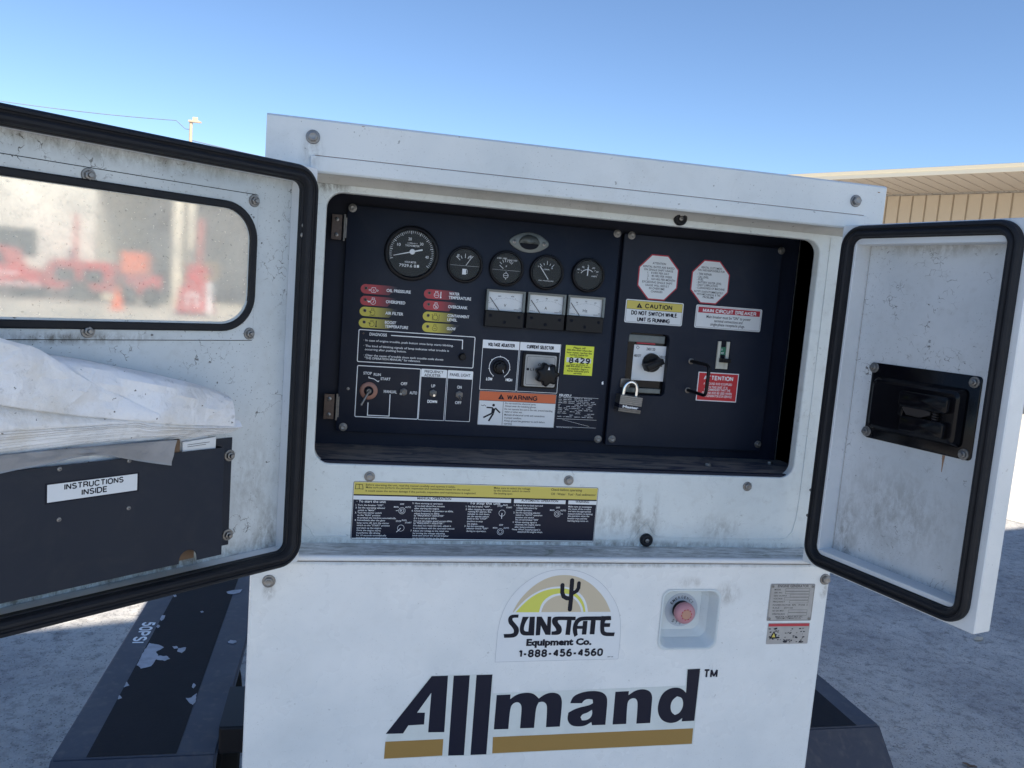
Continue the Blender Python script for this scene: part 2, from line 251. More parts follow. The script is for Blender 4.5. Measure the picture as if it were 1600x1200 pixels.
TX={'all': [('TM', 274.9, 1004.5, 25.8, 16.0)],
 'att': [('ATTENTION', 321.0, 1490.2, 58.8, 8.4)],
 'att2': [('A GROUND ROD IS SUPPLIED', 320.9, 1479.5, 57.4, 4.4), ('WITH THIS UNIT. IT IS', 318.7, 1473.0, 44.6, 4.4), ('RECOMMENDED THAT THE', 321.0, 1468.2, 52.3, 4.4),
          ('GROUND ROD BE USED WHEN', 320.6, 1462.2, 59.9, 4.4), ('THE GENERATOR IS IN SERVICE', 321.4, 1456.6, 59.9, 4.5)],
 'box2': [('STOP', -319.9, 1463.8, 14.0, 4.8), ('RUN', -303.7, 1462.4, 11.8, 4.8), ('START', -289.4, 1455.6, 16.6, 4.8), ('OFF', -257.7, 1449.1, 10.8, 5.1),
          ('MANUAL', -280.1, 1434.2, 22.2, 5.2), ('AUTO', -240.8, 1434.2, 12.7, 5.1), ('UP', -207.5, 1448.0, 6.8, 5.2), ('DOWN', -207.4, 1420.6, 16.5, 5.5),
          ('ON', -162.0, 1448.2, 7.8, 5.2), ('OFF', -162.1, 1421.0, 11.0, 5.2), ('LOW', -110.4, 1465.4, 10.7, 5.7), ('HIGH', -75.4, 1465.5, 11.4, 5.7)],
 'caution': [('DO NOT SWITCH WHILE.', 183.4, 1599.5, 89.6, 7.8), ('UNIT IS RUNNING', 182.0, 1588.2, 62.5, 7.9)],
 'cautiont': [('CAUTION', 189.6, 1612.9, 52.0, 8.6)],
 'diag': [('DIAGNOSIS', -306.0, 1530.2, 28.9, 5.0), ('· In case of engine trouble, push button once lamp starts blinking.', -253.6, 1519.5, 152.2, 3.6),
          ('· The kind of blinking signals of lamp indicates what trouble is', -256.8, 1510.1, 144.8, 3.6), ('occurring after pushing button.', -292.0, 1504.3, 69.5, 3.6),
          ('· Clear the cause of trouble since each trouble code shows', -260.8, 1494.4, 135.0, 3.6), ('"THE OPERATION MANUAL" for reference.', -279.5, 1489.4, 94.3, 3.9)],
 'freqh': [('FREQUENCY', -207.7, 1472.6, 32.4, 4.6), ('ADJUSTER', -210.0, 1466.2, 28.1, 4.9), ('PANEL LIGHT', -162.1, 1469.5, 35.8, 5.2)],
 'hdr': [('VOLTAGE ADJUSTER', -93.4, 1525.8, 47.1, 6.3), ('CURRENT SELECTOR', -23.4, 1526.2, 48.7, 6.4)],
 'inb': [('· To start the unit', -306.6, 1274.6, 45.2, 4.3), ('1. Turn the breaker "OFF" .', -308.1, 1268.4, 44.8, 2.7),
         ('2. Set the operating selector', -307.4, 1264.2, 46.2, 2.7), ('switch to "MAN".', -313.2, 1260.0, 27.1, 2.7), ('3. Turn the starter switch', -310.2, 1256.1, 41.4, 2.7),
         ('to the "RUN" position', -309.2, 1252.0, 35.7, 2.7), ('to preheat the machine automatically.', -296.5, 1247.9, 61.0, 2.7),
         ('4. Immediately after the glow', -307.0, 1243.9, 47.7, 2.7), ('lamp turns off, turn the starter', -301.8, 1239.6, 50.3, 2.7),
         ('switch to the "START" position', -301.4, 1235.6, 51.3, 2.7), ('and start up the engine.', -307.6, 1231.4, 39.1, 2.7),
         ('Once the engine starts,', -307.9, 1227.4, 38.2, 2.7), ('it performs idle driving', -308.4, 1223.3, 37.1, 2.8),
         ('for 10 seconds automatically', -303.6, 1219.3, 47.1, 2.7), ('and then rises to rated speed.', -302.6, 1215.3, 49.4, 2.8),
         ('5. Have warming-up operation', -217.6, 1273.1, 48.3, 2.7), ('at no-load about five minutes', -213.9, 1268.9, 48.0, 2.8),
         ('after starting the engine.', -218.1, 1264.9, 39.8, 2.8), ('6. Check frequency of generator at 60Hz.', -208.7, 1260.9, 67.0, 2.8),
         ('adjust frequency to 60Hz', -217.8, 1256.6, 40.4, 2.7), ('by "FREQUENCY ADJUSTER"', -214.0, 1253.0, 48.1, 2.7), ('if it is not set at 60Hz.', -219.5, 1248.6, 37.0, 2.8),
         ('Do not set engine speed except 60Hz', -207.2, 1244.4, 61.5, 2.8), ('by "FREQUENCY ADJUSTER" .', -213.2, 1240.6, 49.5, 2.8),
         ('If it does not meet the rpm, adjust it', -207.7, 1236.6, 60.6, 2.8), ('in accordance with the operation manual.', -204.6, 1232.3, 67.1, 2.7),
         ('7. Adjust the voltage to the rated one', -211.4, 1228.0, 61.5, 2.7), ('by turning the voltage adjusting', -212.4, 1223.9, 51.3, 2.7),
         ('knob and switch the circuit breaker', -209.2, 1220.1, 58.0, 2.7), ('on to supply power to the load.', -212.4, 1215.9, 51.5, 2.8),
         ('· To stop the unit', -125.9, 1275.6, 54.6, 4.4), ('1. Set the breaker "OFF" .', -134.6, 1269.8, 41.5, 2.8), ('2. After stopping the engine', -133.4, 1265.2, 43.8, 2.8),
         ('running for approx. five', -132.3, 1261.4, 38.2, 2.8), ('minutes to cool down,', -133.4, 1257.4, 36.3, 2.8), ('set the starter switch', -134.0, 1253.4, 35.2, 2.8),
         ('back to the "STOP"', -135.2, 1249.6, 32.7, 2.8), ('position to stop', -138.8, 1245.2, 25.7, 2.8), ('the engine.', -142.6, 1240.9, 17.3, 2.8),
         ('3. Set the operating', -139.4, 1237.0, 31.9, 2.8), ('selector switch "OFF"', -133.8, 1233.2, 35.7, 2.8), ('during no operation.', -135.2, 1228.8, 32.6, 2.8),
         ('1. Adjust the no-load rpm and', -51.6, 1273.4, 48.6, 2.8), ('voltage beforehand by', -54.1, 1269.2, 35.4, 2.8), ('manual operation.', -58.0, 1265.3, 27.7, 2.8),
         ('2. Set the operating selector', -53.1, 1261.2, 45.6, 2.8), ('switch to "AUTO" operation', -49.3, 1257.2, 44.8, 2.8), ('position and switch', -56.1, 1253.1, 31.2, 2.8),
         ('the circuit breaker "ON"', -52.2, 1249.2, 38.9, 2.9), ('3. When starting signal is', -55.4, 1244.9, 41.0, 2.8),
         ('obtained, the engine starts', -50.3, 1241.0, 43.2, 2.9), ('after being preheated.', -54.6, 1236.8, 34.4, 2.9),
         ('Note: When stopping signal is', -51.9, 1232.7, 47.8, 2.8), ('obtained the engine stops.', -45.1, 1228.8, 42.7, 2.9),
         ('Make sure to investigate', 37.0, 1273.2, 40.5, 2.9), ('the cause of the trouble', 36.6, 1269.2, 39.5, 2.8), ('and take the appropriate', 36.9, 1265.2, 39.8, 2.9),
         ('measure before re-starting', 38.5, 1261.0, 42.8, 2.9), ('the operation when the', 35.9, 1257.2, 37.2, 2.9), ('breaker trips and the', 34.2, 1253.0, 33.9, 2.9),
         ('warning lamp turns on.', 35.6, 1248.9, 36.9, 2.8), ('OFF', -258.1, 1271.2, 6.4, 2.6), ('MAN.', -266.8, 1266.4, 7.8, 2.6), ('AUTO', -248.5, 1266.5, 8.8, 2.6),
         ('STOP', -262.0, 1243.2, 8.7, 2.6), ('RUN', -253.2, 1244.9, 7.0, 2.6), ('START', -246.4, 1241.1, 10.4, 2.6), ('STOP', -99.0, 1271.5, 8.5, 2.7),
         ('RUN', -90.2, 1273.3, 7.1, 2.6), ('START', -83.7, 1269.4, 9.8, 2.7), ('OFF', -94.8, 1239.6, 6.3, 2.7), ('MAN.', -104.2, 1234.8, 7.7, 2.6),
         ('AUTO', -85.9, 1234.8, 8.8, 2.7), ('OFF', -1.0, 1270.9, 6.7, 2.7), ('MAN.', -10.1, 1266.5, 8.2, 2.7), ('AUTO', 8.3, 1266.3, 9.6, 2.7)],
 'ind': [('OIL PRESSURE', -276.4, 1605.3, 40.5, 5.0), ('OVERSPEED', -280.4, 1586.4, 32.4, 5.0), ('AIR FILTER', -281.4, 1567.4, 29.9, 5.0), ('BOOST', -286.9, 1551.8, 18.6, 4.7),
         ('TEMPERATURE', -276.4, 1545.1, 39.0, 5.0), ('WATER', -182.0, 1608.0, 17.8, 4.8), ('TEMPERATURE', -172.0, 1601.5, 38.7, 5.1), ('OVERCRANK', -174.5, 1585.8, 33.4, 5.1),
         ('CONTAINMENT', -172.4, 1570.5, 37.6, 4.8), ('LEVEL', -182.6, 1563.6, 16.7, 4.8), ('GLOW', -183.3, 1548.4, 15.2, 5.1)],
 'inh': [('MANUAL OPERATION', -207.4, 1281.5, 54.3, 3.8), ('AUTOMATIC OPERATION', -33.1, 1281.8, 62.8, 3.9), ('WARNING', 40.2, 1281.8, 23.8, 3.9)],
 'iny': [('Before operating the unit, read the manual carefully and operate it safely.', -245.7, 1301.4, 141.8, 3.1),
         ('Make sure you perform the periodic inspection and maintenance based on the manual.', -233.2, 1297.3, 166.3, 3.2),
         ('It could cause the serious damage if the periodic inspection and maintenance is neglected.', -228.4, 1291.8, 176.2, 3.2),
         ('Make sure to select the voltage', -81.0, 1301.6, 60.8, 3.2), ('by the selector switch to match', -81.0, 1297.3, 60.6, 3.2),
         ('the loading spec.', -95.4, 1292.6, 31.9, 3.3), ('Check before operating', 11.2, 1301.4, 53.1, 4.2), ('Oil · Water · Fuel · Fuel sedimentor', 23.8, 1294.1, 77.3, 4.2)],
 'mcb': [('Main breaker must be "ON" to power', 328.3, 1602.6, 88.6, 5.3), ('terminal connections and', 328.2, 1595.8, 56.7, 5.3),
         ('single-phase receptacle plugs.', 327.6, 1589.2, 68.8, 5.4)],
 'mcbr': [('MAIN CIRCUIT BREAKER', 329.0, 1613.4, 106.7, 6.8)],
 'np': [('ENGINE GENERATOR', 410.0, 1159.2, 58.2, 4.6), ('MODEL', 381.6, 1152.8, 12.4, 2.7), ('SER. NO.', 383.2, 1147.5, 15.7, 2.7), ('GEN. OUTPUT', 387.8, 1141.9, 24.7, 2.6),
        ('VOLTAGE', 383.7, 1136.8, 16.8, 2.7), ('FREQUENCY', 386.5, 1131.4, 22.3, 2.7), ('POWER FACTOR  80%    PHASE  3', 408.2, 1125.5, 65.6, 2.7),
        ('R.H.Z       JOY/.50', 394.8, 1120.4, 37.5, 2.7), ('NET GEN. MASS', 386.4, 1115.2, 21.2, 2.7), ('OPERATING MASS', 388.0, 1109.4, 24.1, 2.7),
        ('MADE FOR ALLMAND BROS. INC.', 409.0, 1104.5, 51.8, 2.8), ('DENYO MFG. COMPANY CO. LTD.', 408.8, 1101.4, 46.4, 2.7)],
 'oct1': [('ATTENTION', 182.6, 1690.0, 25.3, 3.9), ('RENTAL RATES ARE BASED', 182.6, 1683.4, 59.7, 3.9), ('ON SINGLE SHIFT USAGE', 182.6, 1678.1, 55.6, 3.8),
          ('1.   8 HRS PER DAY', 182.6, 1672.7, 41.3, 3.8), ('2.   40 HRS PER WEEK', 186.0, 1667.4, 47.6, 3.9), ('3.   160 HRS PER MONTH', 188.8, 1661.8, 53.6, 3.9),
          ('EXCEEDING SINGLE SHIFT', 182.4, 1656.2, 57.9, 3.9), ('USAGE WILL RESULT', 182.6, 1650.6, 45.5, 3.8), ('IN OVERTIME', 182.4, 1645.2, 29.5, 3.9),
          ('CHARGES', 182.7, 1639.8, 22.0, 3.8)],
 'oct2': [('RENTAL CUSTOMERS', 284.3, 1690.3, 39.8, 3.9), ('YOU ARE RESPONSIBLE FOR', 283.8, 1685.4, 53.0, 3.9), ('- TIRE REPAIR', 271.3, 1678.4, 28.6, 3.9),
          ('- OIL LEVEL', 268.8, 1672.9, 22.5, 3.9), ('- FUEL', 263.9, 1668.6, 13.0, 3.9), ('- BATTERY WATER LEVEL', 282.2, 1663.4, 49.0, 3.9),
          ('- DAILY LUBRICATION', 278.4, 1658.6, 41.5, 3.9), ('- CLEANLINESS OF MACHINE', 285.5, 1653.4, 56.4, 3.9), ('NOTIFY SUNSTATE IMMEDIATELY', 283.2, 1646.8, 57.3, 3.9),
          ('WITH MECHANICAL & TIRE', 283.5, 1642.0, 46.7, 3.9), ('PROBLEMS', 283.6, 1637.2, 21.7, 3.9)],
 'pkl': [('INSTRUCTIONS', -293.2, 1365.7, 65.5, 7.1), ('INSIDE', -293.1, 1357.0, 28.6, 7.2)],
 'plate': [('ISUZU', 29.5, 1444.0, 23.2, 4.2)],
 'sun': [('Equipment Co.', 3.4, 1065.2, 109.5, 11.5), ('1-888-456-4560', 8.2, 1046.3, 142.1, 13.3)],
 'sun2': [('800-100', 92.6, 1038.1, 9.4, 1.6)],
 'sw': [('240/120', 187.9, 1535.1, 16.8, 5.1), ('480/277', 163.4, 1521.8, 13.8, 4.8), ('240/120', 212.7, 1522.2, 14.4, 4.8)],
 'warn': [('WARNING', -48.7, 1434.9, 55.2, 8.9)],
 'warn2': [('Do not touch live electrical parts.', -50.8, 1424.3, 55.9, 3.4), ('Always wear dry insulating gloves.', -50.4, 1419.4, 56.8, 3.4),
           ('Do not operate the unit in the rain, around standing', -35.3, 1414.0, 87.6, 3.4), ('water or when wet.', -62.6, 1409.2, 32.3, 3.5),
           ('Maintain all electrical cords and connections', -42.1, 1403.8, 73.2, 3.4), ('in proper condition.', -62.6, 1398.4, 31.3, 3.5),
           ('Always ground the generator to earth before', -41.4, 1393.1, 74.3, 3.4), ('operating.', -71.0, 1388.0, 14.9, 3.4)],
 'yellow': [('Please call', 48.2, 1529.7, 21.9, 3.4), ('800-456-4560 when the', 48.5, 1525.4, 45.4, 3.4), ('hour meter reaches the', 48.6, 1521.0, 46.6, 3.4),
            ('number below for', 48.5, 1517.1, 34.4, 3.4), ('service', 47.6, 1513.6, 14.3, 3.0), ('Favor de llamar al', 49.4, 1500.0, 33.9, 3.1),
            ('888-456-4560 en cuanto', 48.9, 1496.5, 44.6, 3.5), ('el medidor llegue a', 49.6, 1492.1, 36.9, 3.4), ('horas indicadas para', 49.2, 1488.2, 40.2, 3.5),
            ('servicio.', 49.1, 1484.2, 16.2, 3.1)],
 'yellow8': [('8429', 50.2, 1506.9, 40.1, 10.7)]}
# ------------------------------------------------------------------ frames (millimetres inside, metres in the world)
def frame(o, u, v):
    u = Vector(u).normalized(); v = Vector(v).normalized(); w = u.cross(v)
    return Matrix(((u.x, v.x, w.x, o[0]), (u.y, v.y, w.y, o[1]), (u.z, v.z, w.z, o[2]), (0, 0, 0, 1)))
I4 = Matrix.Identity(4)
FACE = frame((0, 0, 0), (1, 0, 0), (0, 0, 1))
PANEL = frame((0, 0.12, 0), (1, 0, 0), (0, 0, 1))
SWITCH = frame((0, 0.135, 0), (1, 0, 0), (0, 0, 1))
LOW = frame((0, -0.06, 0), (1, 0, 0), (0, 0, 1))
ROOF = frame((0, -0.07, 0), (1, 0, 0), (0, 0, 1))
LDOOR = frame((-0.412, -0.085, 0), (0.77877, 0.62731, 0), (0, 0, 1))
RDOOR = frame((0.409, -0.080, 0), (0.26175, -0.96514, 0), (0, 0, 1))
TREAD = frame((0, 0, 0.755), (0, -1, 0), (1, 0, 0))
TOP = frame((0, 0, 0.755), (1, 0, 0), (0, 1, 0))

# ------------------------------------------------------------------ materials
def nt(name, rough=0.5, metal=0.0, color=(.5, .5, .5), spec=0.5):
    m = bpy.data.materials.new(name); m.use_nodes = True
    t = m.node_tree; b = t.nodes['Principled BSDF']
    b.inputs['Base Color'].default_value = (*color, 1)
    b.inputs['Roughness'].default_value = rough
    b.inputs['Metallic'].default_value = metal
    b.inputs['Specular IOR Level'].default_value = spec
    return m, t, b
def N(t, typ, **k):
    n = t.nodes.new(typ)
    for a, v in k.items():
        if a.startswith('i_'):
            n.inputs[a[2:].replace('_', ' ')].default_value = v
        else:
            setattr(n, a, v)
    return n
def coords(t, scale=(1, 1, 1), loc=(0, 0, 0)):
    c = N(t, 'ShaderNodeTexCoord'); m = N(t, 'ShaderNodeMapping')
    t.links.new(c.outputs['Object'], m.inputs[0])
    m.inputs['Scale'].default_value = scale; m.inputs['Location'].default_value = loc
    return m.outputs[0]
def noise(t, vec, scale, detail=4, rough=.55, dist=0.0):
    n = N(t, 'ShaderNodeTexNoise')
    n.inputs['Scale'].default_value = scale; n.inputs['Detail'].default_value = detail
    n.inputs['Roughness'].default_value = rough; n.inputs['Distortion'].default_value = dist
    t.links.new(vec, n.inputs['Vector'])
    return n.outputs['Fac']
def ramp(t, fac, a, b, ca=(0, 0, 0), cb=(1, 1, 1)):
    r = N(t, 'ShaderNodeValToRGB')
    r.color_ramp.elements[0].position = a; r.color_ramp.elements[1].position = b
    r.color_ramp.elements[0].color = (*ca, 1); r.color_ramp.elements[1].color = (*cb, 1)
    t.links.new(fac, r.inputs[0]); return r.outputs[0]
def mixc(t, fac, a, b, mode='MIX'):
    m = N(t, 'ShaderNodeMix', data_type='RGBA', blend_type=mode)
    for s, v in ((0, fac), (6, a), (7, b)):
        if isinstance(v, (int, float)): m.inputs[s].default_value = v
        elif isinstance(v, tuple): m.inputs[s].default_value = (*v, 1)
        else: t.links.new(v, m.inputs[s])
    return m.outputs[2]
def mul(t, a, b):
    m = N(t, 'ShaderNodeMath', operation='MULTIPLY')
    for s, v in ((0, a), (1, b)):
        if isinstance(v, (int, float)): m.inputs[s].default_value = v
        else: t.links.new(v, m.inputs[s])
    return m.outputs[0]
def bump(t, b, h, strength, dist=.001):
    n = N(t, 'ShaderNodeBump'); n.inputs['Strength'].default_value = strength; n.inputs['Distance'].default_value = dist
    t.links.new(h, n.inputs['Height']); t.links.new(n.outputs[0], b.inputs['Normal'])
def paint(name, base, rough, specks=.3, grime=.3, hair=0.0, wave=0.0, streak=0.0, zones=()):
    """weathered sheet metal paint: uneven film with cloud reflections painted into the colour, specks, hair scratches, run-off streaks"""
    m, t, b = nt(name, rough, 0, base)
    v = coords(t)
    c = mixc(t, mul(t, ramp(t, noise(t, v, 4, 5, .6), .35, .70), .8), tuple(min(x * 1.04, .84) for x in base), (base[0] * .80, base[1] * .84, base[2] * .87))  # broad pale and bluish blotches imitate soft cloud reflections
    gr = ramp(t, noise(t, v, 14, 6, .7, .6), .5, .78)
    c = mixc(t, mul(t, gr, grime * .45), c, (.16, .15, .12))
    if streak:
        vs_ = coords(t, (60, 60, 3.0))
        st = ramp(t, noise(t, vs_, 1.0, 3, .5), .55, .8)
        c = mixc(t, mul(t, st, streak), c, (.20, .18, .15))
    if specks:
        s1 = ramp(t, noise(t, v, 330, 2, .5), .66, .70)
        msk = ramp(t, noise(t, v, 9, 3, .5), .35, .7)
        c = mixc(t, mul(t, mul(t, s1, msk), specks), c, (.05, .05, .045))
        s2 = ramp(t, noise(t, v, 95, 2, .5), .735, .75)
        c = mixc(t, mul(t, s2, specks), c, (.03, .028, .025))
    if hair:
        vv = N(t, 'ShaderNodeVectorMath', operation='ADD')
        nn = N(t, 'ShaderNodeTexNoise'); nn.inputs['Scale'].default_value = 45; nn.inputs['Detail'].default_value = 3
        t.links.new(v, nn.inputs['Vector'])
        sc = N(t, 'ShaderNodeVectorMath', operation='SCALE'); sc.inputs['Scale'].default_value = .03
        t.links.new(nn.outputs['Color'], sc.inputs[0]); t.links.new(v, vv.inputs[0]); t.links.new(sc.outputs[0], vv.inputs[1])
        vo = N(t, 'ShaderNodeTexVoronoi', feature='DISTANCE_TO_EDGE'); vo.inputs['Scale'].default_value = 75
        t.links.new(vv.outputs[0], vo.inputs['Vector'])
        e = ramp(t, vo.outputs['Distance'], .012, .028, (1, 1, 1), (0, 0, 0))
        k1 = ramp(t, noise(t, v, 13, 4, .65), .53, .62)
        k2 = ramp(t, noise(t, v, 90, 2, .5), .48, .56)
        c = mixc(t, mul(t, mul(t, mul(t, e, k1), k2), hair), c, (.05, .045, .04))
    for zx, zy, rx, ry, st_ in zones:      # grime that has settled at a seam, seal or fitting
        mp = coords(t, (1 / rx, 1 / ry, 0), (-zx / rx, -zy / ry, 0))
        ln = N(t, 'ShaderNodeVectorMath', operation='LENGTH'); t.links.new(mp, ln.inputs[0])
        fall = ramp(t, ln.outputs['Value'], .25, 1.0, (1, 1, 1), (0, 0, 0))
        gn = ramp(t, noise(t, coords(t, (1, .45, 1)), 85, 8, .75, .3), .40, .62)
        c = mixc(t, mul(t, mul(t, fall, gn), st_), c, (.13, .12, .10))
    t.links.new(c, b.inputs['Base Color'])
    r = N(t, 'ShaderNodeMapRange'); r.inputs[3].default_value = rough - .08; r.inputs[4].default_value = rough + .18
    t.links.new(noise(t, v, 9, 4, .6), r.inputs[0]); t.links.new(r.outputs[0], b.inputs['Roughness'])
    if wave:
        bump(t, b, noise(t, v, 4.5, 3, .5), wave, .02)
    else:
        bump(t, b, noise(t, v, 600, 2, .5), .12, .0004)
    if max(base) < .05: b.inputs['Specular IOR Level'].default_value = .28
    return m
def plain(name, c, rough=.5, metal=0.0, var=.0, scale=40, bumpy=0.0):
    m, t, b = nt(name, rough, metal, c, .5 if metal or max(c) > .04 else .22)
    if var:
        f = noise(t, coords(t), scale, 4, .6)
        t.links.new(mixc(t, mul(t, ramp(t, f, .35, .7), var), c, tuple(x * .45 for x in c)), b.inputs['Base Color'])
    if bumpy:
        bump(t, b, noise(t, coords(t), scale * 6, 3, .6), bumpy, .001)
    return m
WHITE = (.75, .77, .77)
M = {}
M['white'] = paint('white_paint', WHITE, .24, .25, .12, .12, .35, .05, [(-.452, 1.150, .012, .016, .8), (.469, 1.152, .010, .018, .8), (.29, 1.145, .03, .025, .5), (.22, 1.165, .03, .012, .4), (-.1, .80, .04, .008, .6), (0, 1.193, .5, .005, .5)])
M['disc'] = plain('grey_label_disc', (.42, .47, .53), .5)
M['tray'] = paint('shaded_recess_paint', (.62, .67, .68), .4, .2, .3)  # greyer base stands in for the shading inside the recess
M['roofwhite'] = paint('roof_paint', (.66, .69, .69), .45, .45, .30, 0, 0, 0, [(-.42, 1.79, .02, .03, .5)])
M['face'] = paint('face_paint', (.70, .74, .73), .42, .30, .30, .30, 0, .18, [(.155, 1.236, .035, .045, .5), (.140, 1.27, .009, .05, .55), (.172, 1.265, .007, .045, .45), (0, 1.208, .6, .012, .7), (-.40, 1.755, .05, .014, .9), (.29, 1.24, .05, .03, .4), (.1, 1.25, .06, .03, .5)])
M['cove'] = paint('grey_eave_paint', (.50, .50, .47), .7, .5, .8, .2)  # greyer and more mottled than the face paint
M['ledge'] = None
M['skin'] = paint('door_inside_paint', (.60, .64, .65), .5, .8, .25, .9, 0, .15, [(-.28, 1.228, .4, .030, .9), (-.28, 1.745, .35, .02, .6), (-.30, 1.528, .12, .010, .9), (-.06, 1.32, .05, .10, .35), (-.17, 1.245, .05, .02, .7), (-.03, 1.25, .03, .05, .6)])
M['rskin'] = paint('right_door_inside_paint', (.62, .64, .65), .5, .5, .20, .85, 0, .15, [(.13, 1.33, .13, .09, .40), (.05, 1.26, .03, .08, .6), (.15, 1.735, .14, .02, .5), (.15, 1.235, .14, .014, .7)])
M['doorwhite'] = paint('door_edge_paint', (.72, .74, .75), .4, .2, .2)
M['panel'] = paint('navy_panel_paint', (.008, .013, .028), .45, .0, .12)
M['navy'] = plain('dark_navy_paint', (.010, .014, .030), .5, 0, .4, 12)
M['pocketnavy'] = paint('pocket_paint', (.012, .018, .032), .42, .1, .15)
M['black'] = plain('black_plastic', (.007, .007, .009), .35)
M['matt'] = plain('matt_black', (.009, .011, .018), .8)
M['gloss'] = plain('gloss_black_metal', (.005, .005, .007), .14, 0, .5, 60, .08)
M['rubber'] = plain('black_rubber', (.016, .017, .021), .55, 0, .4, 60, .15)
M['dial'] = plain('dial_face', (.012, .015, .018), .6)
M['print'] = plain('white_print', (.82, .85, .88), .5)
M['ink'] = plain('black_ink', (.006, .008, .018), .5)
M['steel'] = plain('zinc_steel', (.28, .275, .27), .45, .9, .45, 200)
M['darksteel'] = plain('worn_steel', (.20, .19, .18), .45, .8, .5, 150)
M['bronze'] = plain('tarnished_steel', (.10, .075, .065), .45, .7, .5, 150)
M['chrome'] = plain('chrome', (.8, .8, .78), .12, 1.0)
M['sticker'] = plain('sticker_white', (.70, .73, .75), .4)
M['yellow'] = plain('sticker_yellow', (.60, .50, .10), .45)
M['lime'] = plain('sticker_lime', (.72, .78, .05), .5)
M['red'] = plain('sticker_red', (.42, .02, .04), .45)
M['attred'] = plain('attention_red', (.55, .02, .03), .45)
M['orange'] = plain('warning_orange', (.62, .13, .04), .45)
M['gold'] = plain('logo_gold', (.30, .18, .045), .45)
M['logoback'] = plain('logo_backing', (.62, .67, .66), .4, 0, .15, 30)
M['logonavy'] = plain('logo_navy', (.005, .008, .024), .4)
M['tan'] = plain('logo_tan', (.55, .47, .34), .45)
M['limelogo'] = plain('logo_lime', (.62, .62, .10), .45)
M['border'] = plain('sticker_edge', (.35, .38, .42), .5)
M['green'] = plain('breaker_green', (.02, .16, .09), .5)
M['cream'] = plain('breaker_cream', (.55, .55, .48), .5)
M['greyring'] = plain('grey_metal', (.16, .18, .18), .45, .5, .3, 80)
M['pink'] = plain('faded_red_button', (.50, .24, .27), .45, 0, .15, 60)
M['pinkc'] = plain('faded_orange_centre', (.46, .24, .17), .5)
M['plate'] = plain('engraved_plate', (.34, .35, .36), .4, .3, .25, 60)
M['tape'] = plain('grip_tape', (.012, .014, .020), .75, 0, .3, 20, .5)
M['fender'] = paint('fender_paint', (.030, .038, .062), .45, .3, .5, .3, 0, .25)
M['flake'] = plain('flaked_primer', (.40, .43, .50), .6, 0, .6, 45)
M['tyre'] = plain('tyre_rubber', (.015, .015, .016), .8)
M['ring'] = plain('key_ring', (.26, .13, .10), .4, .3)
M['plasticbag'] = plain('grey_plastic', (.30, .31, .33), .16, 0, .55, 14, .9)
M['latchsteel'] = plain('grimy_latch_steel', (.035, .03, .03), .4, .3, .3, 80)
M['rust'] = plain('rust_stain', (.36, .22, .14), .9, 0, .5, 300)
M['card'] = plain('brown_card', (.16, .10, .06), .7)

def mk_ledge():
    m, t, b = nt('dirty_ledge', .7, 0)
    v = coords(t)
    a = mul(t, ramp(t, noise(t, coords(t, (.35, 1.6, 1)), 70, 9, .8), .42, .66), .85)
    c = mixc(t, a, (.66, .68, .67), (.13, .13, .11))
    g = ramp(t, noise(t, coords(t, (1, 1, 1), (3, 1, 2)), 20, 5, .7), .58, .68)
    c = mixc(t, mul(t, g, .6), c, (.10, .13, .05))
    t.links.new(c, b.inputs['Base Color']); return m
M['ledge'] = mk_ledge()
def mk_sill():
    m, t, b = nt('dusty_sill', .6, 0)
    v = coords(t, (1, 3, 1))
    a = ramp(t, noise(t, v, 14, 7, .65, .8), .38, .55)
    t.links.new(mixc(t, a, (.04, .048, .08), (.22, .20, .18)), b.inputs['Base Color']); return m
M['sill'] = mk_sill()
def mk_pill(name, c):
    m, t, b = nt(name, .45, 0)
    g = N(t, 'ShaderNodeTexCoord'); s = N(t, 'ShaderNodeSeparateXYZ'); t.links.new(g.outputs['Object'], s.inputs[0])
    # both columns of prints fade to the panel colour towards their right ends
    wr = N(t, 'ShaderNodeMath', operation='WRAP'); wr.inputs[1].default_value = .1055; wr.inputs[2].default_value = 0
    ad = N(t, 'ShaderNodeMath', operation='ADD'); ad.inputs[1].default_value = .345
    t.links.new(s.outputs[0], ad.inputs[0]); t.links.new(ad.outputs[0], wr.inputs[0])
    t.links.new(mixc(t, ramp(t, wr.outputs[0], .026, .062), c, (.008, .013, .028)), b.inputs['Base Color']); return m
M['pillred'] = mk_pill('faded_red_print', (.42, .035, .045))
M['pillyel'] = mk_pill('faded_yellow_print', (.55, .48, .06))
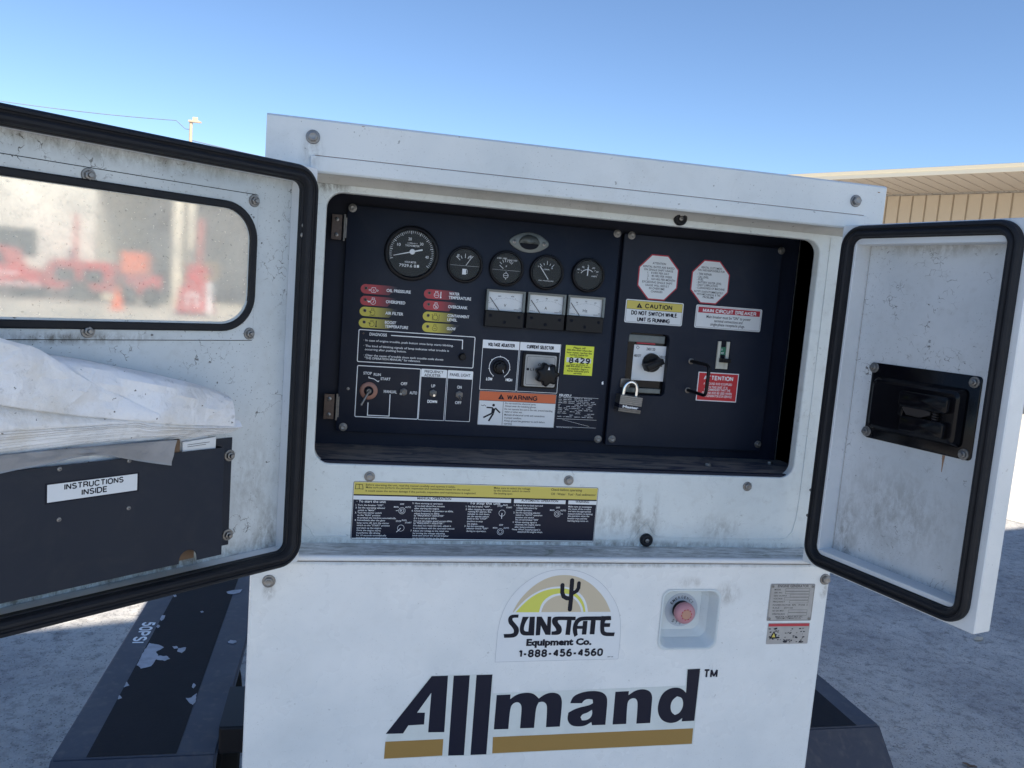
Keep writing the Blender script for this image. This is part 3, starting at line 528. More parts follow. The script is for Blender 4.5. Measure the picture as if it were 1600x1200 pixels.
def mk_paper():
    m, t, b = nt('worn_paper', .55, 0)
    v = coords(t)
    c = mixc(t, mul(t, ramp(t, noise(t, v, 9, 6, .65, .5), .48, .72), .55), (.82, .83, .85), (.56, .50, .40))
    c = mixc(t, mul(t, ramp(t, noise(t, v, 55, 6, .7), .60, .70), .40), c, (.22, .22, .23))
    c = mixc(t, ramp(t, noise(t, v, 160, 3, .6), .70, .73), c, (.12, .11, .11))
    t.links.new(c, b.inputs['Base Color'])
    vv = N(t, 'ShaderNodeVectorMath', operation='ADD'); nn = N(t, 'ShaderNodeTexNoise'); nn.inputs['Scale'].default_value = 14
    t.links.new(v, nn.inputs['Vector']); sc = N(t, 'ShaderNodeVectorMath', operation='SCALE'); sc.inputs['Scale'].default_value = .05
    t.links.new(nn.outputs['Color'], sc.inputs[0]); t.links.new(v, vv.inputs[0]); t.links.new(sc.outputs[0], vv.inputs[1])
    vo = N(t, 'ShaderNodeTexVoronoi', feature='F1', distance='MANHATTAN'); vo.inputs['Scale'].default_value = 13; t.links.new(vv.outputs[0], vo.inputs['Vector'])
    ad = N(t, 'ShaderNodeMath', operation='ADD'); t.links.new(vo.outputs['Distance'], ad.inputs[0]); t.links.new(mul(t, noise(t, v, 60, 5, .6), .35), ad.inputs[1])
    bump(t, b, ad.outputs[0], .7, .012); return m
M['paper'] = mk_paper()
M['pageshade'] = plain('page_gap_shade', (.13, .12, .11), .8, 0, .6, 40)  # dark tone paints the shadow line between stacked pages
def mk_pane():
    m, t, b = nt('grimy_acrylic', .35, 0)
    v = coords(t)
    c = mixc(t, mul(t, ramp(t, noise(t, v, 12, 5, .7), .4, .7), .5), (.97, .92, .80), (.84, .79, .67))
    c = mixc(t, ramp(t, noise(t, v, 260, 3, .6), .655, .69), c, (.10, .09, .07))
    t.links.new(c, b.inputs['Base Color'])
    tl = N(t, 'ShaderNodeBsdfTranslucent'); t.links.new(c, tl.inputs[0])
    half = N(t, 'ShaderNodeMixShader'); half.inputs[0].default_value = .8
    t.links.new(b.outputs[0], half.inputs[1]); t.links.new(tl.outputs[0], half.inputs[2])
    tr = N(t, 'ShaderNodeBsdfRefraction'); tr.inputs['Color'].default_value = (.98, .98, .96, 1); tr.inputs['Roughness'].default_value = .27; tr.inputs['IOR'].default_value = 1.035
    mix = N(t, 'ShaderNodeMixShader')
    fog = ramp(t, noise(t, v, 16, 7, .7, .4), .30, .72, (.34, .34, .34), (.60, .60, .60))
    sp = ramp(t, noise(t, v, 230, 2, .6), .66, .70)
    big = mul(t, ramp(t, noise(t, v, 70, 5, .8, 1.5), .69, .72), .8)
    mx = N(t, 'ShaderNodeMath', operation='MAXIMUM'); t.links.new(fog, mx.inputs[0]); t.links.new(mul(t, sp, .8), mx.inputs[1])
    mx2 = N(t, 'ShaderNodeMath', operation='MAXIMUM'); t.links.new(mx.outputs[0], mx2.inputs[0]); t.links.new(big, mx2.inputs[1])
    t.links.new(mx2.outputs[0], mix.inputs[0]); t.links.new(tr.outputs[0], mix.inputs[1]); t.links.new(half.outputs[0], mix.inputs[2])
    t.links.new(mix.outputs[0], t.nodes['Material Output'].inputs[0]); return m
M['pane'] = mk_pane()
def mk_glass():
    m, t, b = nt('gauge_glass', .08, 0, (.9, .9, .9))
    tr = N(t, 'ShaderNodeBsdfTransparent'); gl = N(t, 'ShaderNodeBsdfGlossy'); gl.inputs['Roughness'].default_value = .25
    fr = N(t, 'ShaderNodeFresnel'); fr.inputs[0].default_value = 1.45
    mix = N(t, 'ShaderNodeMixShader'); t.links.new(mul(t, fr.outputs[0], .45), mix.inputs[0])
    t.links.new(tr.outputs[0], mix.inputs[1]); t.links.new(gl.outputs[0], mix.inputs[2])
    t.links.new(mix.outputs[0], t.nodes['Material Output'].inputs[0]); return m  # dark strip along each page edge, shadow gap put in as colour
M['glass'] = mk_glass()
def mk_ground():
    m, t, b = nt('worn_asphalt', .85, 0)
    v = coords(t)
    c = mixc(t, ramp(t, noise(t, v, 1.1, 7, .7), .42, .60), (.36, .345, .33), (.58, .55, .50))
    c = mixc(t, mul(t, ramp(t, noise(t, v, .55, 4, .6), .5, .75), .5), c, (.25, .235, .23))
    # stones: pale and dark chips in the binder
    vo = N(t, 'ShaderNodeTexVoronoi'); vo.inputs['Scale'].default_value = 120
    t.links.new(v, vo.inputs['Vector'])
    se = N(t, 'ShaderNodeSeparateColor'); t.links.new(vo.outputs['Color'], se.inputs[0])
    chip = ramp(t, vo.outputs['Distance'], .25, .42, (1, 1, 1), (0, 0, 0))
    pale = ramp(t, se.outputs[0], .55, .85); dark = ramp(t, se.outputs[1], .70, .80)
    c = mixc(t, mul(t, mul(t, chip, pale), .45), c, (.60, .59, .58))
    c = mixc(t, mul(t, mul(t, chip, dark), .8), c, (.07, .07, .08))
    c = mixc(t, mul(t, ramp(t, noise(t, v, 22, 8, .75), .50, .66), .55), c, (.52, .51, .50))
    c = mixc(t, mul(t, ramp(t, noise(t, coords(t, (1, 1, 1), (9, 4, 1)), 17, 8, .75), .50, .64), .65), c, (.15, .145, .14))
    c = mixc(t, mul(t, ramp(t, noise(t, coords(t, (1, 1, 1), (5, 2, 0)), 2.6, 3, .5), .66, .73), .7), c, (.06, .055, .06))
    t.links.new(c, b.inputs['Base Color'])
    dv = N(t, 'ShaderNodeVectorMath', operation='ADD'); dn = N(t, 'ShaderNodeTexNoise'); dn.inputs['Scale'].default_value = 2.2; dn.inputs['Detail'].default_value = 6
    t.links.new(v, dn.inputs['Vector']); ds = N(t, 'ShaderNodeVectorMath', operation='SCALE'); ds.inputs['Scale'].default_value = .8
    t.links.new(dn.outputs['Color'], ds.inputs[0]); t.links.new(v, dv.inputs[0]); t.links.new(ds.outputs[0], dv.inputs[1])
    ce = N(t, 'ShaderNodeTexVoronoi', feature='DISTANCE_TO_EDGE'); ce.inputs['Scale'].default_value = .75; t.links.new(dv.outputs[0], ce.inputs['Vector'])
    crack = ramp(t, ce.outputs['Distance'], .004, .012, (1, 1, 1), (0, 0, 0))
    c = mixc(t, mul(t, mul(t, crack, ramp(t, noise(t, v, 1.1, 3, .5), .42, .52)), .8), c, (.05, .05, .05))
    c = mixc(t, mul(t, ramp(t, noise(t, coords(t, (1, .35, 1), (2, 7, 0)), 1.6, 6, .7), .52, .70), .5), c, (.50, .49, .46))
    ad = N(t, 'ShaderNodeMath', operation='ADD'); t.links.new(chip, ad.inputs[0]); t.links.new(noise(t, v, 35, 6, .7), ad.inputs[1])
    bump(t, b, ad.outputs[0], .6, .006); return m
M['ground'] = mk_ground()
M['concrete'] = plain('pale_concrete', (.66, .61, .52), .85, 0, .3, 3, .2)
M['wallTan'] = plain('tan_siding', (.50, .43, .34), .55, 0, .12, 2)
M['fascia'] = plain('cream_trim', (.80, .74, .60), .5)
M['soffit'] = plain('soffit_tan', (.48, .43, .38), .6)
M['whwall'] = plain('white_siding', (.86, .83, .74), .7, 0, .15, 1)
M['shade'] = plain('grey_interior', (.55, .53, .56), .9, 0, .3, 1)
M['redmachine'] = plain('red_machine_paint', (.50, .035, .035), .4)
M['orangemachine'] = plain('orange_machine_paint', (.75, .14, .03), .4)
M['pinkpost'] = plain('faded_red_post', (.60, .14, .12), .5)
M['yellowpaint'] = plain('yellow_paint', (.75, .42, .03), .45)
M['amber'] = plain('amber_lens', (.80, .38, .04), .3)
M['winglass'] = plain('dark_window_glass', (.03, .035, .04), .08)
M['pole'] = plain('galvanised_pole', (.50, .40, .28), .6, 0, .2, 2)
M['wire'] = plain('grey_wire', (.16, .19, .24), .6)
M['bark'] = plain('bark', (.10, .07, .05), .9)
M['leaf'] = plain('leaves', (.05, .085, .035), .7, 0, .5, 1)

# ------------------------------------------------------------------ mesh builder (coordinates in mm)
class MB:
    def __init__(s): s.v = []; s.f = []; s.m = []; s.mats = []; s.cur = 0
    def mat(s, k):
        if k not in s.mats: s.mats.append(k)
        s.cur = s.mats.index(k); return s
    def add(s, vs, fs):
        o = len(s.v); s.v += [tuple(p) for p in vs]
        s.f += [tuple(i + o for i in f) for f in fs]; s.m += [s.cur] * len(fs); return s
    def box(s, a, b, c=0.0):
        x0, y0, z0 = a; x1, y1, z1 = b
        return s.prism([(x0, y0), (x1, y0), (x1, y1), (x0, y1)], z0, z1, c)
    def prism(s, poly, w0, w1, c=0.0, both=False):
        """poly counter-clockwise seen from +w, extruded w0 -> w1, top edge chamfered by c"""
        if area(poly) < 0: poly = poly[::-1]
        n = len(poly); rings = [(poly, w0)]
        if both and c: rings = [(inset(poly, c), w0), (poly, w0 + c)]
        if c: rings += [(poly, w1 - c), (inset(poly, c * .35), w1 - c * .35), (inset(poly, c), w1)]
        else: rings += [(poly, w1)]
        vs = [(x, y, w) for p, w in rings for x, y in p]; fs = [tuple(range(n))[::-1]]
        for r in range(len(rings) - 1):
            for i in range(n):
                j = (i + 1) % n; fs.append((r * n + i, r * n + j, (r + 1) * n + j, (r + 1) * n + i))
        fs.append(tuple(range((len(rings) - 1) * n, len(rings) * n)))
        return s.add(vs, fs)
    def flat(s, poly, w):
        if area(poly) < 0: poly = poly[::-1]
        return s.add([(x, y, w) for x, y in poly], [tuple(range(len(poly)))])
    def strip(s, A, B):
        """quads between two closed rings of 3D points"""
        n = len(A); return s.add(list(A) + list(B), [(i, (i + 1) % n, n + (i + 1) % n, n + i) for i in range(n)])
    def lathe(s, c, prof, n=32, cap=True):
        """prof: list of (r, w) about the w axis through c"""
        vs = []; fs = []
        for r, w in prof:
            for i in range(n):
                a = 2 * math.pi * i / n; vs.append((c[0] + r * math.cos(a), c[1] + r * math.sin(a), w))
        for k in range(len(prof) - 1):
            for i in range(n):
                j = (i + 1) % n; fs.append((k * n + i, k * n + j, (k + 1) * n + j, (k + 1) * n + i))
        if cap:
            if prof[-1][0] > 1e-6: fs.append(tuple(range((len(prof) - 1) * n, len(prof) * n)))
        return s.add(vs, fs)
    def line(s, pts, wd, w, closed=False):
        L, R = offset_line(pts, wd / 2, closed); n = len(pts)
        vs = [(x, y, w) for x, y in L] + [(x, y, w) for x, y in R]
        fs = [(i, n + i, n + (i + 1) % n, (i + 1) % n) for i in range(n if closed else n - 1)]
        return s.add(vs, fs)
    def arc(s, c, r, a0, a1, wd, w, n=24):
        P = [(c[0] + r * math.cos(math.radians(a0 + (a1 - a0) * i / n)), c[1] + r * math.sin(math.radians(a0 + (a1 - a0) * i / n))) for i in range(n + 1)]
        return s.line(P, wd, w)
    def disc(s, c, r, w, n=24):
        return s.flat([(c[0] + r * math.cos(2 * math.pi * i / n), c[1] + r * math.sin(2 * math.pi * i / n)) for i in range(n)], w)
    def tube(s, path, r, n=10, cap=True):
        P = [Vector(p) for p in path]; rings = []
        up = None
        for i, p in enumerate(P):
            d = (P[min(i + 1, len(P) - 1)] - P[max(i - 1, 0)]).normalized()
            if up is None: up = Vector((0, 0, 1)) if abs(d.z) < .9 else Vector((1, 0, 0))
            x = d.cross(up).normalized(); up = x.cross(d).normalized()
            rr = r[i] if isinstance(r, (list, tuple)) else r
            rings.append([p + (x * math.cos(2 * math.pi * k / n) + up * math.sin(2 * math.pi * k / n)) * rr for k in range(n)])
        vs = [tuple(q) for R in rings for q in R]
        fs = [(a * n + k, a * n + (k + 1) % n, (a + 1) * n + (k + 1) % n, (a + 1) * n + k) for a in range(len(P) - 1) for k in range(n)]
        if cap: fs += [tuple(range(n))[::-1], tuple(range((len(P) - 1) * n, len(P) * n))]
        return s.add(vs, fs)
    def text(s, txt, uc, vc, wid, cap, w, bold=0.0, shear=0.0, angle=0.0):
        vs, fs, x0, x1, ch = glyphs(txt, bold + .008, shear)
        sx = wid / max(x1 - x0, 1e-6); sy = cap / ch; ca, sa = math.cos(angle), math.sin(angle)
        out = []
        for x, y in vs:
            a = (x - (x0 + x1) / 2) * sx; b = (y - ch / 2) * sy
            out.append((uc + a * ca - b * sa, vc + a * sa + b * ca, w))
        return s.add(out, fs)
    def mesh(s, name):
        me = bpy.data.meshes.new(name)
        me.from_pydata([(x * .001, y * .001, z * .001) for x, y, z in s.v], [], s.f)
        for k in s.mats: me.materials.append(M[k])
        if len(s.mats) > 1: me.polygons.foreach_set('material_index', s.m)
        me.validate(); me.update(); return me
    def build(s, name, parent=None, F=I4, smooth=None, matrix=None, recalc=True):
        me = s.mesh(name)
        if recalc:
            bm = bmesh.new(); bm.from_mesh(me); bmesh.ops.recalc_face_normals(bm, faces=bm.faces); bm.to_mesh(me); bm.free()
        return link(name, me, parent, F if matrix is None else F @ matrix, smooth)
def area(p): return sum(p[i][0] * p[(i + 1) % len(p)][1] - p[(i + 1) % len(p)][0] * p[i][1] for i in range(len(p))) / 2
def inset(p, d):
    n = len(p); out = []
    for i in range(n):
        a = Vector(p[i - 1]); b = Vector(p[i]); c = Vector(p[(i + 1) % n])
        e = (b - a); f = (c - b)
        if e.length < 1e-9 or f.length < 1e-9: out.append(tuple(b)); continue
        e.normalize(); f.normalize()
        n1 = Vector((-e.y, e.x)); n2 = Vector((-f.y, f.x)); q = n1 + n2
        k = d / max(.35, (1 + n1.dot(n2)))
        out.append((b.x + q.x * k, b.y + q.y * k))
    return out
def offset_line(pts, h, closed):
    n = len(pts); L = []; R = []
    for i in range(n):
        b = Vector(pts[i][:2])
        a = Vector(pts[i - 1][:2]) if (i > 0 or closed) else None
        c = Vector(pts[(i + 1) % n][:2]) if (i < n - 1 or closed) else None
        e = (b - a).normalized() if a is not None else None
        f = (c - b).normalized() if c is not None else None
        if e is None: e = f
        if f is None: f = e
        n1 = Vector((-e.y, e.x)); n2 = Vector((-f.y, f.x)); q = (n1 + n2) / max(.4, 1 + n1.dot(n2))
        L.append((b.x + q.x * h, b.y + q.y * h)); R.append((b.x - q.x * h, b.y - q.y * h))
    return L, R
def rrect(x0, y0, x1, y1, r, seg=6):
    P = []
    for cx, cy, a0 in ((x1 - r, y1 - r, 0), (x0 + r, y1 - r, 90), (x0 + r, y0 + r, 180), (x1 - r, y0 + r, 270)):
        for i in range(seg + 1):
            a = math.radians(a0 + 90 * i / seg); P.append((cx + r * math.cos(a), cy + r * math.sin(a)))
    return P
def ringprof(x0, y0, x1, y1, r, prof, seg=8):
    """profile (o, w): o = distance inwards from the rectangle, swept round it"""
    return [[(x, y, w) for x, y in rrect(x0 + o, y0 + o, x1 - o, y1 - o, max(r - o, .3), seg)] for o, w in prof]
def sweep(mb, x0, y0, x1, y1, r, prof, seg=8, closed=True):
    R = ringprof(x0, y0, x1, y1, r, prof, seg)
    for k in range(len(R) - (0 if closed else 1)): mb.strip(R[k], R[(k + 1) % len(R)])
    return mb
def plate_with_hole(mb, o, h, w0, w1, ro=1, rh=20, seg=8):
    A = rrect(*o, ro, seg); B = rrect(*h, rh, seg)
    t = [(x, y, w1) for x, y in A], [(x, y, w1) for x, y in B], [(x, y, w0) for x, y in B], [(x, y, w0) for x, y in A]
    for k in range(4): mb.strip(t[k], t[(k + 1) % 4])
    return mb
_g = {}
def glyphs(txt, bold, shear):
    key = (txt, bold, shear)
    if key in _g: return _g[key]
    cu = bpy.data.curves.new('t', 'FONT'); cu.body = txt; cu.size = 1.0; cu.resolution_u = 2 if len(txt) > 12 else 4
    cu.offset = bold; cu.shear = shear
    ob = bpy.data.objects.new('t', cu)
    me = bpy.data.meshes.new_from_object(ob)
    vs = [(v.co.x, v.co.y) for v in me.vertices]; fs = [tuple(p.vertices) for p in me.polygons]
    xs = [a for a, b in vs] or [0, 1]
    r = (vs, fs, min(xs), max(xs), 0.729)
    bpy.data.objects.remove(ob); bpy.data.curves.remove(cu); bpy.data.meshes.remove(me)
    _g[key] = r; return r
# sign-writer's sans: capitals and figures as centre-line strokes on a cell one unit high
def _a(cx, cy, rx, ry, a0, a1, n=8): return [(cx + rx * math.cos(math.radians(a0 + (a1 - a0) * i / n)), cy + ry * math.sin(math.radians(a0 + (a1 - a0) * i / n))) for i in range(n + 1)]
_O = (_a(.36, .64, .36, .36, 0, 180, 10) + _a(.36, .36, .36, .36, 180, 360, 10))
_S = _a(.30, .74, .28, .26, 25, 180, 7) + [(.04, .70), (.10, .58), (.30, .50), (.50, .43)] + _a(.30, .26, .30, .26, 20, -160, 9)
GL = {
 'A': (.70, [[(0, 0), (.35, 1), (.70, 0)], [(.12, .33), (.58, .33)]]), 'B': (.60, [[(0, .52), (0, 0), (.33, 0)] + _a(.33, .26, .27, .26, -90, 90, 6)[1:] + [(0, .52), (0, 1), (.30, 1)] + _a(.30, .76, .24, .24, 90, -90, 6)[1:] + [(.1, .52)]]),
 'C': (.70, [_a(.36, .64, .36, .36, 25, 180, 9) + _a(.36, .36, .36, .36, 180, 335, 9)]), 'D': (.66, [[(0, 0), (0, 1), (.28, 1)] + _a(.28, .64, .38, .36, 90, 0, 6)[1:] + _a(.28, .36, .38, .36, 0, -90, 6) + [(0, 0)]]),
 'E': (.54, [[(.54, 1), (0, 1), (0, 0), (.54, 0)], [(0, .52), (.48, .52)]]), 'F': (.50, [[(.50, 1), (0, 1), (0, 0)], [(0, .50), (.44, .50)]]),
 'G': (.72, [_a(.36, .64, .36, .36, 25, 180, 9) + _a(.36, .36, .36, .36, 180, 340, 9) + [(.70, .46), (.40, .46)]]), 'H': (.62, [[(0, 0), (0, 1)], [(.62, 0), (.62, 1)], [(0, .51), (.62, .51)]]),
 'I': (.0, [[(0, 0), (0, 1)]]), 'J': (.46, [[(.46, 1), (.46, .26)] + _a(.23, .26, .23, .26, 0, -180, 8)]), 'K': (.62, [[(0, 0), (0, 1)], [(.60, 1), (0, .38)], [(.20, .58), (.64, 0)]]),
 'L': (.48, [[(0, 1), (0, 0), (.48, 0)]]), 'M': (.74, [[(0, 0), (0, 1), (.37, .1), (.74, 1), (.74, 0)]]), 'N': (.62, [[(0, 0), (0, 1), (.62, 0), (.62, 1)]]), 'O': (.72, [_O + [_O[0]]]),
 'P': (.58, [[(0, 0), (0, 1), (.30, 1)] + _a(.30, .73, .28, .27, 90, -90, 8)[1:] + [(0, .46)]]), 'Q': (.72, [_O + [_O[0]], [(.42, .24), (.72, -.04)]]), 'R': (.62, [[(0, 0), (0, 1), (.33, 1)] + _a(.33, .74, .27, .26, 90, -90, 8)[1:] + [(0, .48)], [(.36, .48), (.60, .30), (.62, 0)]]),
 'S': (.60, [_S]), 'T': (.62, [[(0, 1), (.62, 1)], [(.31, 1), (.31, 0)]]), 'U': (.62, [[(0, 1), (0, .31)] + _a(.31, .31, .31, .31, 180, 360, 9)[1:-1] + [(.62, .31), (.62, 1)]]), 'V': (.66, [[(0, 1), (.33, 0), (.66, 1)]]),
 'W': (.94, [[(0, 1), (.24, 0), (.47, .95), (.70, 0), (.94, 1)]]), 'X': (.64, [[(0, 0), (.64, 1)], [(0, 1), (.64, 0)]]), 'Y': (.66, [[(0, 1), (.33, .45), (.66, 1)], [(.33, .45), (.33, 0)]]), 'Z': (.60, [[(0, 1), (.60, 1), (0, 0), (.60, 0)]]),
 '0': (.50, [_a(.25, .72, .25, .28, 0, 180, 8) + _a(.25, .28, .25, .28, 180, 360, 8) + [(.50, .72)]]), '1': (.22, [[(0, .76), (.22, 1), (.22, 0)]]), '2': (.50, [_a(.25, .74, .25, .26, 170, -20, 8) + [(0, 0), (.50, 0)]]),
 '3': (.50, [_a(.25, .76, .23, .24, 165, -85, 9) + [(.22, .52)], [(.24, .52)] + _a(.25, .26, .26, .26, 80, -165, 9)]), '4': (.52, [[(.40, 0), (.40, 1), (0, .28), (.54, .28)]]), '5': (.50, [[(.46, 1), (.08, 1), (.03, .52)] + _a(.24, .32, .26, .32, 130, -160, 9)]),
 '6': (.50, [[(.44, .96), (.26, 1), (.08, .80), (.01, .45), (.02, .30)] + _a(.26, .29, .25, .29, 180, 360, 8) + _a(.26, .31, .25, .27, 0, 170, 8)]), '7': (.50, [[(0, 1), (.50, 1), (.18, 0)]]),
 '8': (.50, [_a(.25, .26, .25, .26, 90, 450, 14), _a(.25, .76, .22, .24, -90, 270, 14)]), '9': (.50, [[(.06, .04), (.24, 0), (.42, .20), (.49, .55), (.48, .70)] + _a(.25, .71, .24, .29, 0, 360, 14)]),
 '-': (.30, [[(0, .38), (.30, .38)]]), '/': (.36, [[(0, -.02), (.36, 1.02)]]), '.': (.0, [[(-.03, .02), (.03, .02)]]), ' ': (.16, [])}
def sign(mb, txt, uc, vc, wid, cap, w, wt=.16, ang=0.0):
    """capital lettering fitted to a width, stroke weight wt of the cap height"""
    gap = wt + .075; x = 0; seg = []
    for ch in txt:
        gw, st = GL[ch]; seg += [(x, s_) for s_ in st]; x += gw + gap
    tot = x - gap + wt; h = cap * (1 - wt); kx = wid / tot; k_ = 0
    cut = []
    for x0, s_ in seg:                       # sharp corners are two strokes
        cur = [s_[0]]
        for i_ in range(1, len(s_)):
            cur.append(s_[i_])
            if i_ < len(s_) - 1:
                e_ = Vector(s_[i_]) - Vector(s_[i_ - 1]); f_ = Vector(s_[i_ + 1]) - Vector(s_[i_])
                if e_.length > 1e-6 and f_.length > 1e-6 and e_.angle(f_) > math.radians(96): cut.append((x0, cur)); cur = [s_[i_]]
        cut.append((x0, cur))
    for x0, s_ in cut:
        P = [(uc - wid / 2 + (x0 + px_ + wt / 2) * kx, vc - h / 2 + py_ * h) for px_, py_ in s_]
        if len(P) == 2 and abs(P[0][0] - P[1][0]) < 1e-6: pass
        closed = len(P) > 3 and (Vector(P[0]) - Vector(P[-1])).length < 1e-4
        if closed: P = P[:-1]
        else:
            pass
        mb.line(P, wt * cap * .96, w + .004 * (k_ % 9), closed); k_ += 1
WM = {}
def link(name, me, parent, F, smooth=None):
    o = bpy.data.objects.new(name, me); COL.objects.link(o)
    WM[o.name] = F.copy(); o.matrix_basis = F
    if parent:
        o.parent = parent; o.matrix_parent_inverse = WM[parent.name].inverted()
    if smooth:
        for p in me.polygons: p.use_smooth = True
        me.set_sharp_from_angle(angle=math.radians(smooth))
    return o
def at(u, v, w=0, ang=0): return Matrix.Translation((u * .001, v * .001, w * .001)) @ Matrix.Rotation(ang, 4, 'Z')
def tag(o, label=None, cat=None, group=None, kind=None):
    for k, v in (('label', label), ('category', cat), ('group', group), ('kind', kind)):
        if v: o[k] = v
    return o
def empty(name, loc, label, cat, group=None):
    o = bpy.data.objects.new(name, None); COL.objects.link(o); F = Matrix.Translation(loc)
    o.matrix_basis = F; WM[o.name] = F; o.empty_display_size = .1
    return tag(o, label, cat, group)

# ------------------------------------------------------------------ the ground and far surroundings
g = MB().mat('ground'); S_ = 300000
g.add([(-S_, -S_, 0), (S_, -S_, 0), (S_, S_, 0), (-S_, S_, 0)], [(0, 1, 2, 3)])
tag(g.build('ground', recalc=False), kind='structure')
k = MB().mat('concrete')
a0 = Vector((13.9, 1.0)); dd = Vector((-.55, .84)).normalized(); nn_ = Vector((dd.y, -dd.x))
def W2(p): return (p.x * 1000, p.y * 1000)
# concrete apron in front of the tan building, with its dark joint
ap = [Vector((6.4, 3.2)), Vector((40, 3.2)), Vector((40, 60)), Vector((4.1, 40))]
ap = [Vector((5.45, 4.2)), Vector((14, .5)), Vector((40, -8)), Vector((40, 60)), Vector((2, 60)), Vector((1.5, 12))]
k.prism([W2(p) for p in ap], -20, 5)
tag(k.build('concrete_apron'), kind='structure')
kb = MB().mat('ledge')
kb.line([W2(p) for p in ap[:3]], 55, 8)
tag(kb.build('expansion_joint', recalc=False), kind='structure')

k = MB().mat('concrete'); k.prism([(-60000, 5500), (-1600, 5500), (6000, 30000), (6000, 60000), (-60000, 60000)], -20, 5)  # pale ground added to brighten the pane view, extended nearer for bounce
tag(k.build('concrete_yard'), kind='structure')
# tan metal building on the right
B = empty('tan_metal_building', (12.4, 15.2, 0), 'tan metal-sided building with deep soffit and cream fascia, behind the right door', 'building')
wd = Vector((.535, -.845, 0)); wn_ = Vector((-.845, -.535, 0))
BF = frame((13.20, 15.15, 0), wd, (0, 0, 1))      # u along the wall towards the right, w out of the wall
m = MB().mat('soffit')
m.box((-30000, 0, -6000), (16000, 4650, -60)); m.build('wall_core', B, BF)
pan = MB().mat('wallTan')
pan.prism([(2, 0), (278, 0), (292, 0), (292, 0.1), (278, 0.1), (2, .1)][:2] + [(278, 1), (2, 1)], 0, 1)
def siding(h, name):
    q = MB().mat('wallTan')
    prof = [(0, -55), (6, -55), (22, -12), (276, -12), (292, -55), (300, -55)]
    vs = [(x, 0, w) for x, w in prof] + [(x, h, w) for x, w in prof]; n = len(prof)
    q.add(vs, [(i, i + 1, n + i + 1, n + i) for i in range(n - 1)])
    return q.mesh(name)
up_me = siding(690, 'siding_panel'); lo_me = siding(3905, 'lower_siding_panel')
for i in range(48):
    u = -6000 + 300 * i
    link('siding_panel', up_me, B, BF @ at(u, 3930)); link('siding_panel', lo_me, B, BF @ at(u, 5))
m = MB().mat('soffit'); m.box((-6000, 3910, -40), (16000, 3930, 12)); m.build('wall_trim', B, BF)
m = MB().mat('soffit'); m.box((-30000, 4665, -60), (16000, 4685, 2560)); m.build('soffit', B, BF)
rb = MB().mat('soffit'); rb.box((0, 4650, -40), (26, 4664.5, 2540)); rb_me = rb.mesh('soffit_rib')
for i in range(70):
    link('soffit_rib', rb_me, B, BF @ at(-5000 + 300 * i, 0))
m = MB().mat('fascia')
pf = [(4640, 2562), (4640, 2585), (4725, 2590), (4725, 2600), (4735, 2612), (4790, 2640), (4790, 2562)]
n = len(pf); vs_ = [(-30000, v, w) for v, w in pf] + [(16000, v, w) for v, w in pf]
m.add(vs_, [tuple(range(n)), tuple(range(n, 2 * n))[::-1]] + [(i, (i + 1) % n, n + (i + 1) % n, n + i) for i in range(n)])
m.build('fascia', B, BF)
m = MB().mat('fascia')
m.add([(-30000, 4792, 2640), (16000, 4792, 2640), (16000, 5900, -12000), (-30000, 5900, -12000)], [(0, 1, 2, 3)])
m.build('roof', B, BF, recalc=False)

# white open-bay building seen through the left door's pane
C0 = Vector((-.366, -1.25, 0))
WB = empty('white_warehouse', (-12, 33, 0), 'sunlit white warehouse with open bays and pale columns, seen through the grimy door pane', 'building')
WF = frame((-.366, 32.75, 0), (1, 0, 0), (0, 0, 1))
m = MB().mat('whwall'); m.box((-26000, 0, -9000), (-9500, 5150, 0)); m.build('wall', WB, WF)
m = MB().mat('whwall'); m.box((-26500, 5150, -9000), (-9200, 5400, 250)); m.build('roof', WB, WF)
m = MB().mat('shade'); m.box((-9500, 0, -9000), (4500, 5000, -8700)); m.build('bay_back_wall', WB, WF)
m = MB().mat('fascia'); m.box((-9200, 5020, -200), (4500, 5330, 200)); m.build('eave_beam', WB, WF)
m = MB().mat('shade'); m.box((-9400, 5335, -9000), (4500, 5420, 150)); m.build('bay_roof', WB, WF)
for x, w_ in ((-6640, 330), (-6080, 200), (-2100, 300), (1900, 300)):
    m = MB().mat('fascia'); m.box((0, 0, -150), (w_, 5020, 150)); m.build('column', WB, WF @ at(x, 0))
for x in (-13500, -11800):
    m = MB().mat('winglass'); m.box((0, 1100, 2), (1500, 2150, 30)); m.build('window', WB, WF @ at(x - 1200, 400))

# red equipment seen through the pane
def wheel_mesh(r, w):
    q = MB().mat('tyre'); q.lathe((0, 0), [(.01, w * .35), (r * .5, w * .35), (r * .55, w * .5), (r * .93, w * .5), (r, w * .38), (r, -w * .38), (r * .93, -w * .5), (.01, -w * .5)], 20)
    return q.mesh('wheel')
wh = wheel_mesh(380, 240)
T1 = empty('red_pickup_truck', (-12.1, 30.6, 0), 'red pickup truck with white lettering strip and amber lamp, seen through the pane', 'truck')
TF = frame((-13.9, 30.2, 0), (1, 0, 0), (0, 0, 1))
m = MB().mat('redmachine')
m.prism([(0, 450), (0, 1050), (900, 1180), (1150, 1180), (2900, 1050), (3050, 500), (2600, 420), (400, 420)], -1800, 0, 40); m.build('body', T1, TF)
m = MB().mat('redmachine'); m.prism([(350, 1180), (600, 1780), (1700, 1800), (2050, 1100)], -1650, -150, 40); m.build('cab', T1, TF)
m = MB().mat('winglass'); m.prism([(520, 1230), (680, 1700), (1180, 1715), (1180, 1230)], -149, -130); m.build('window', T1, TF)
m = MB().mat('winglass'); m.prism([(1230, 1230), (1230, 1715), (1630, 1720), (1880, 1230)], -149, -130); m.build('window', T1, TF)
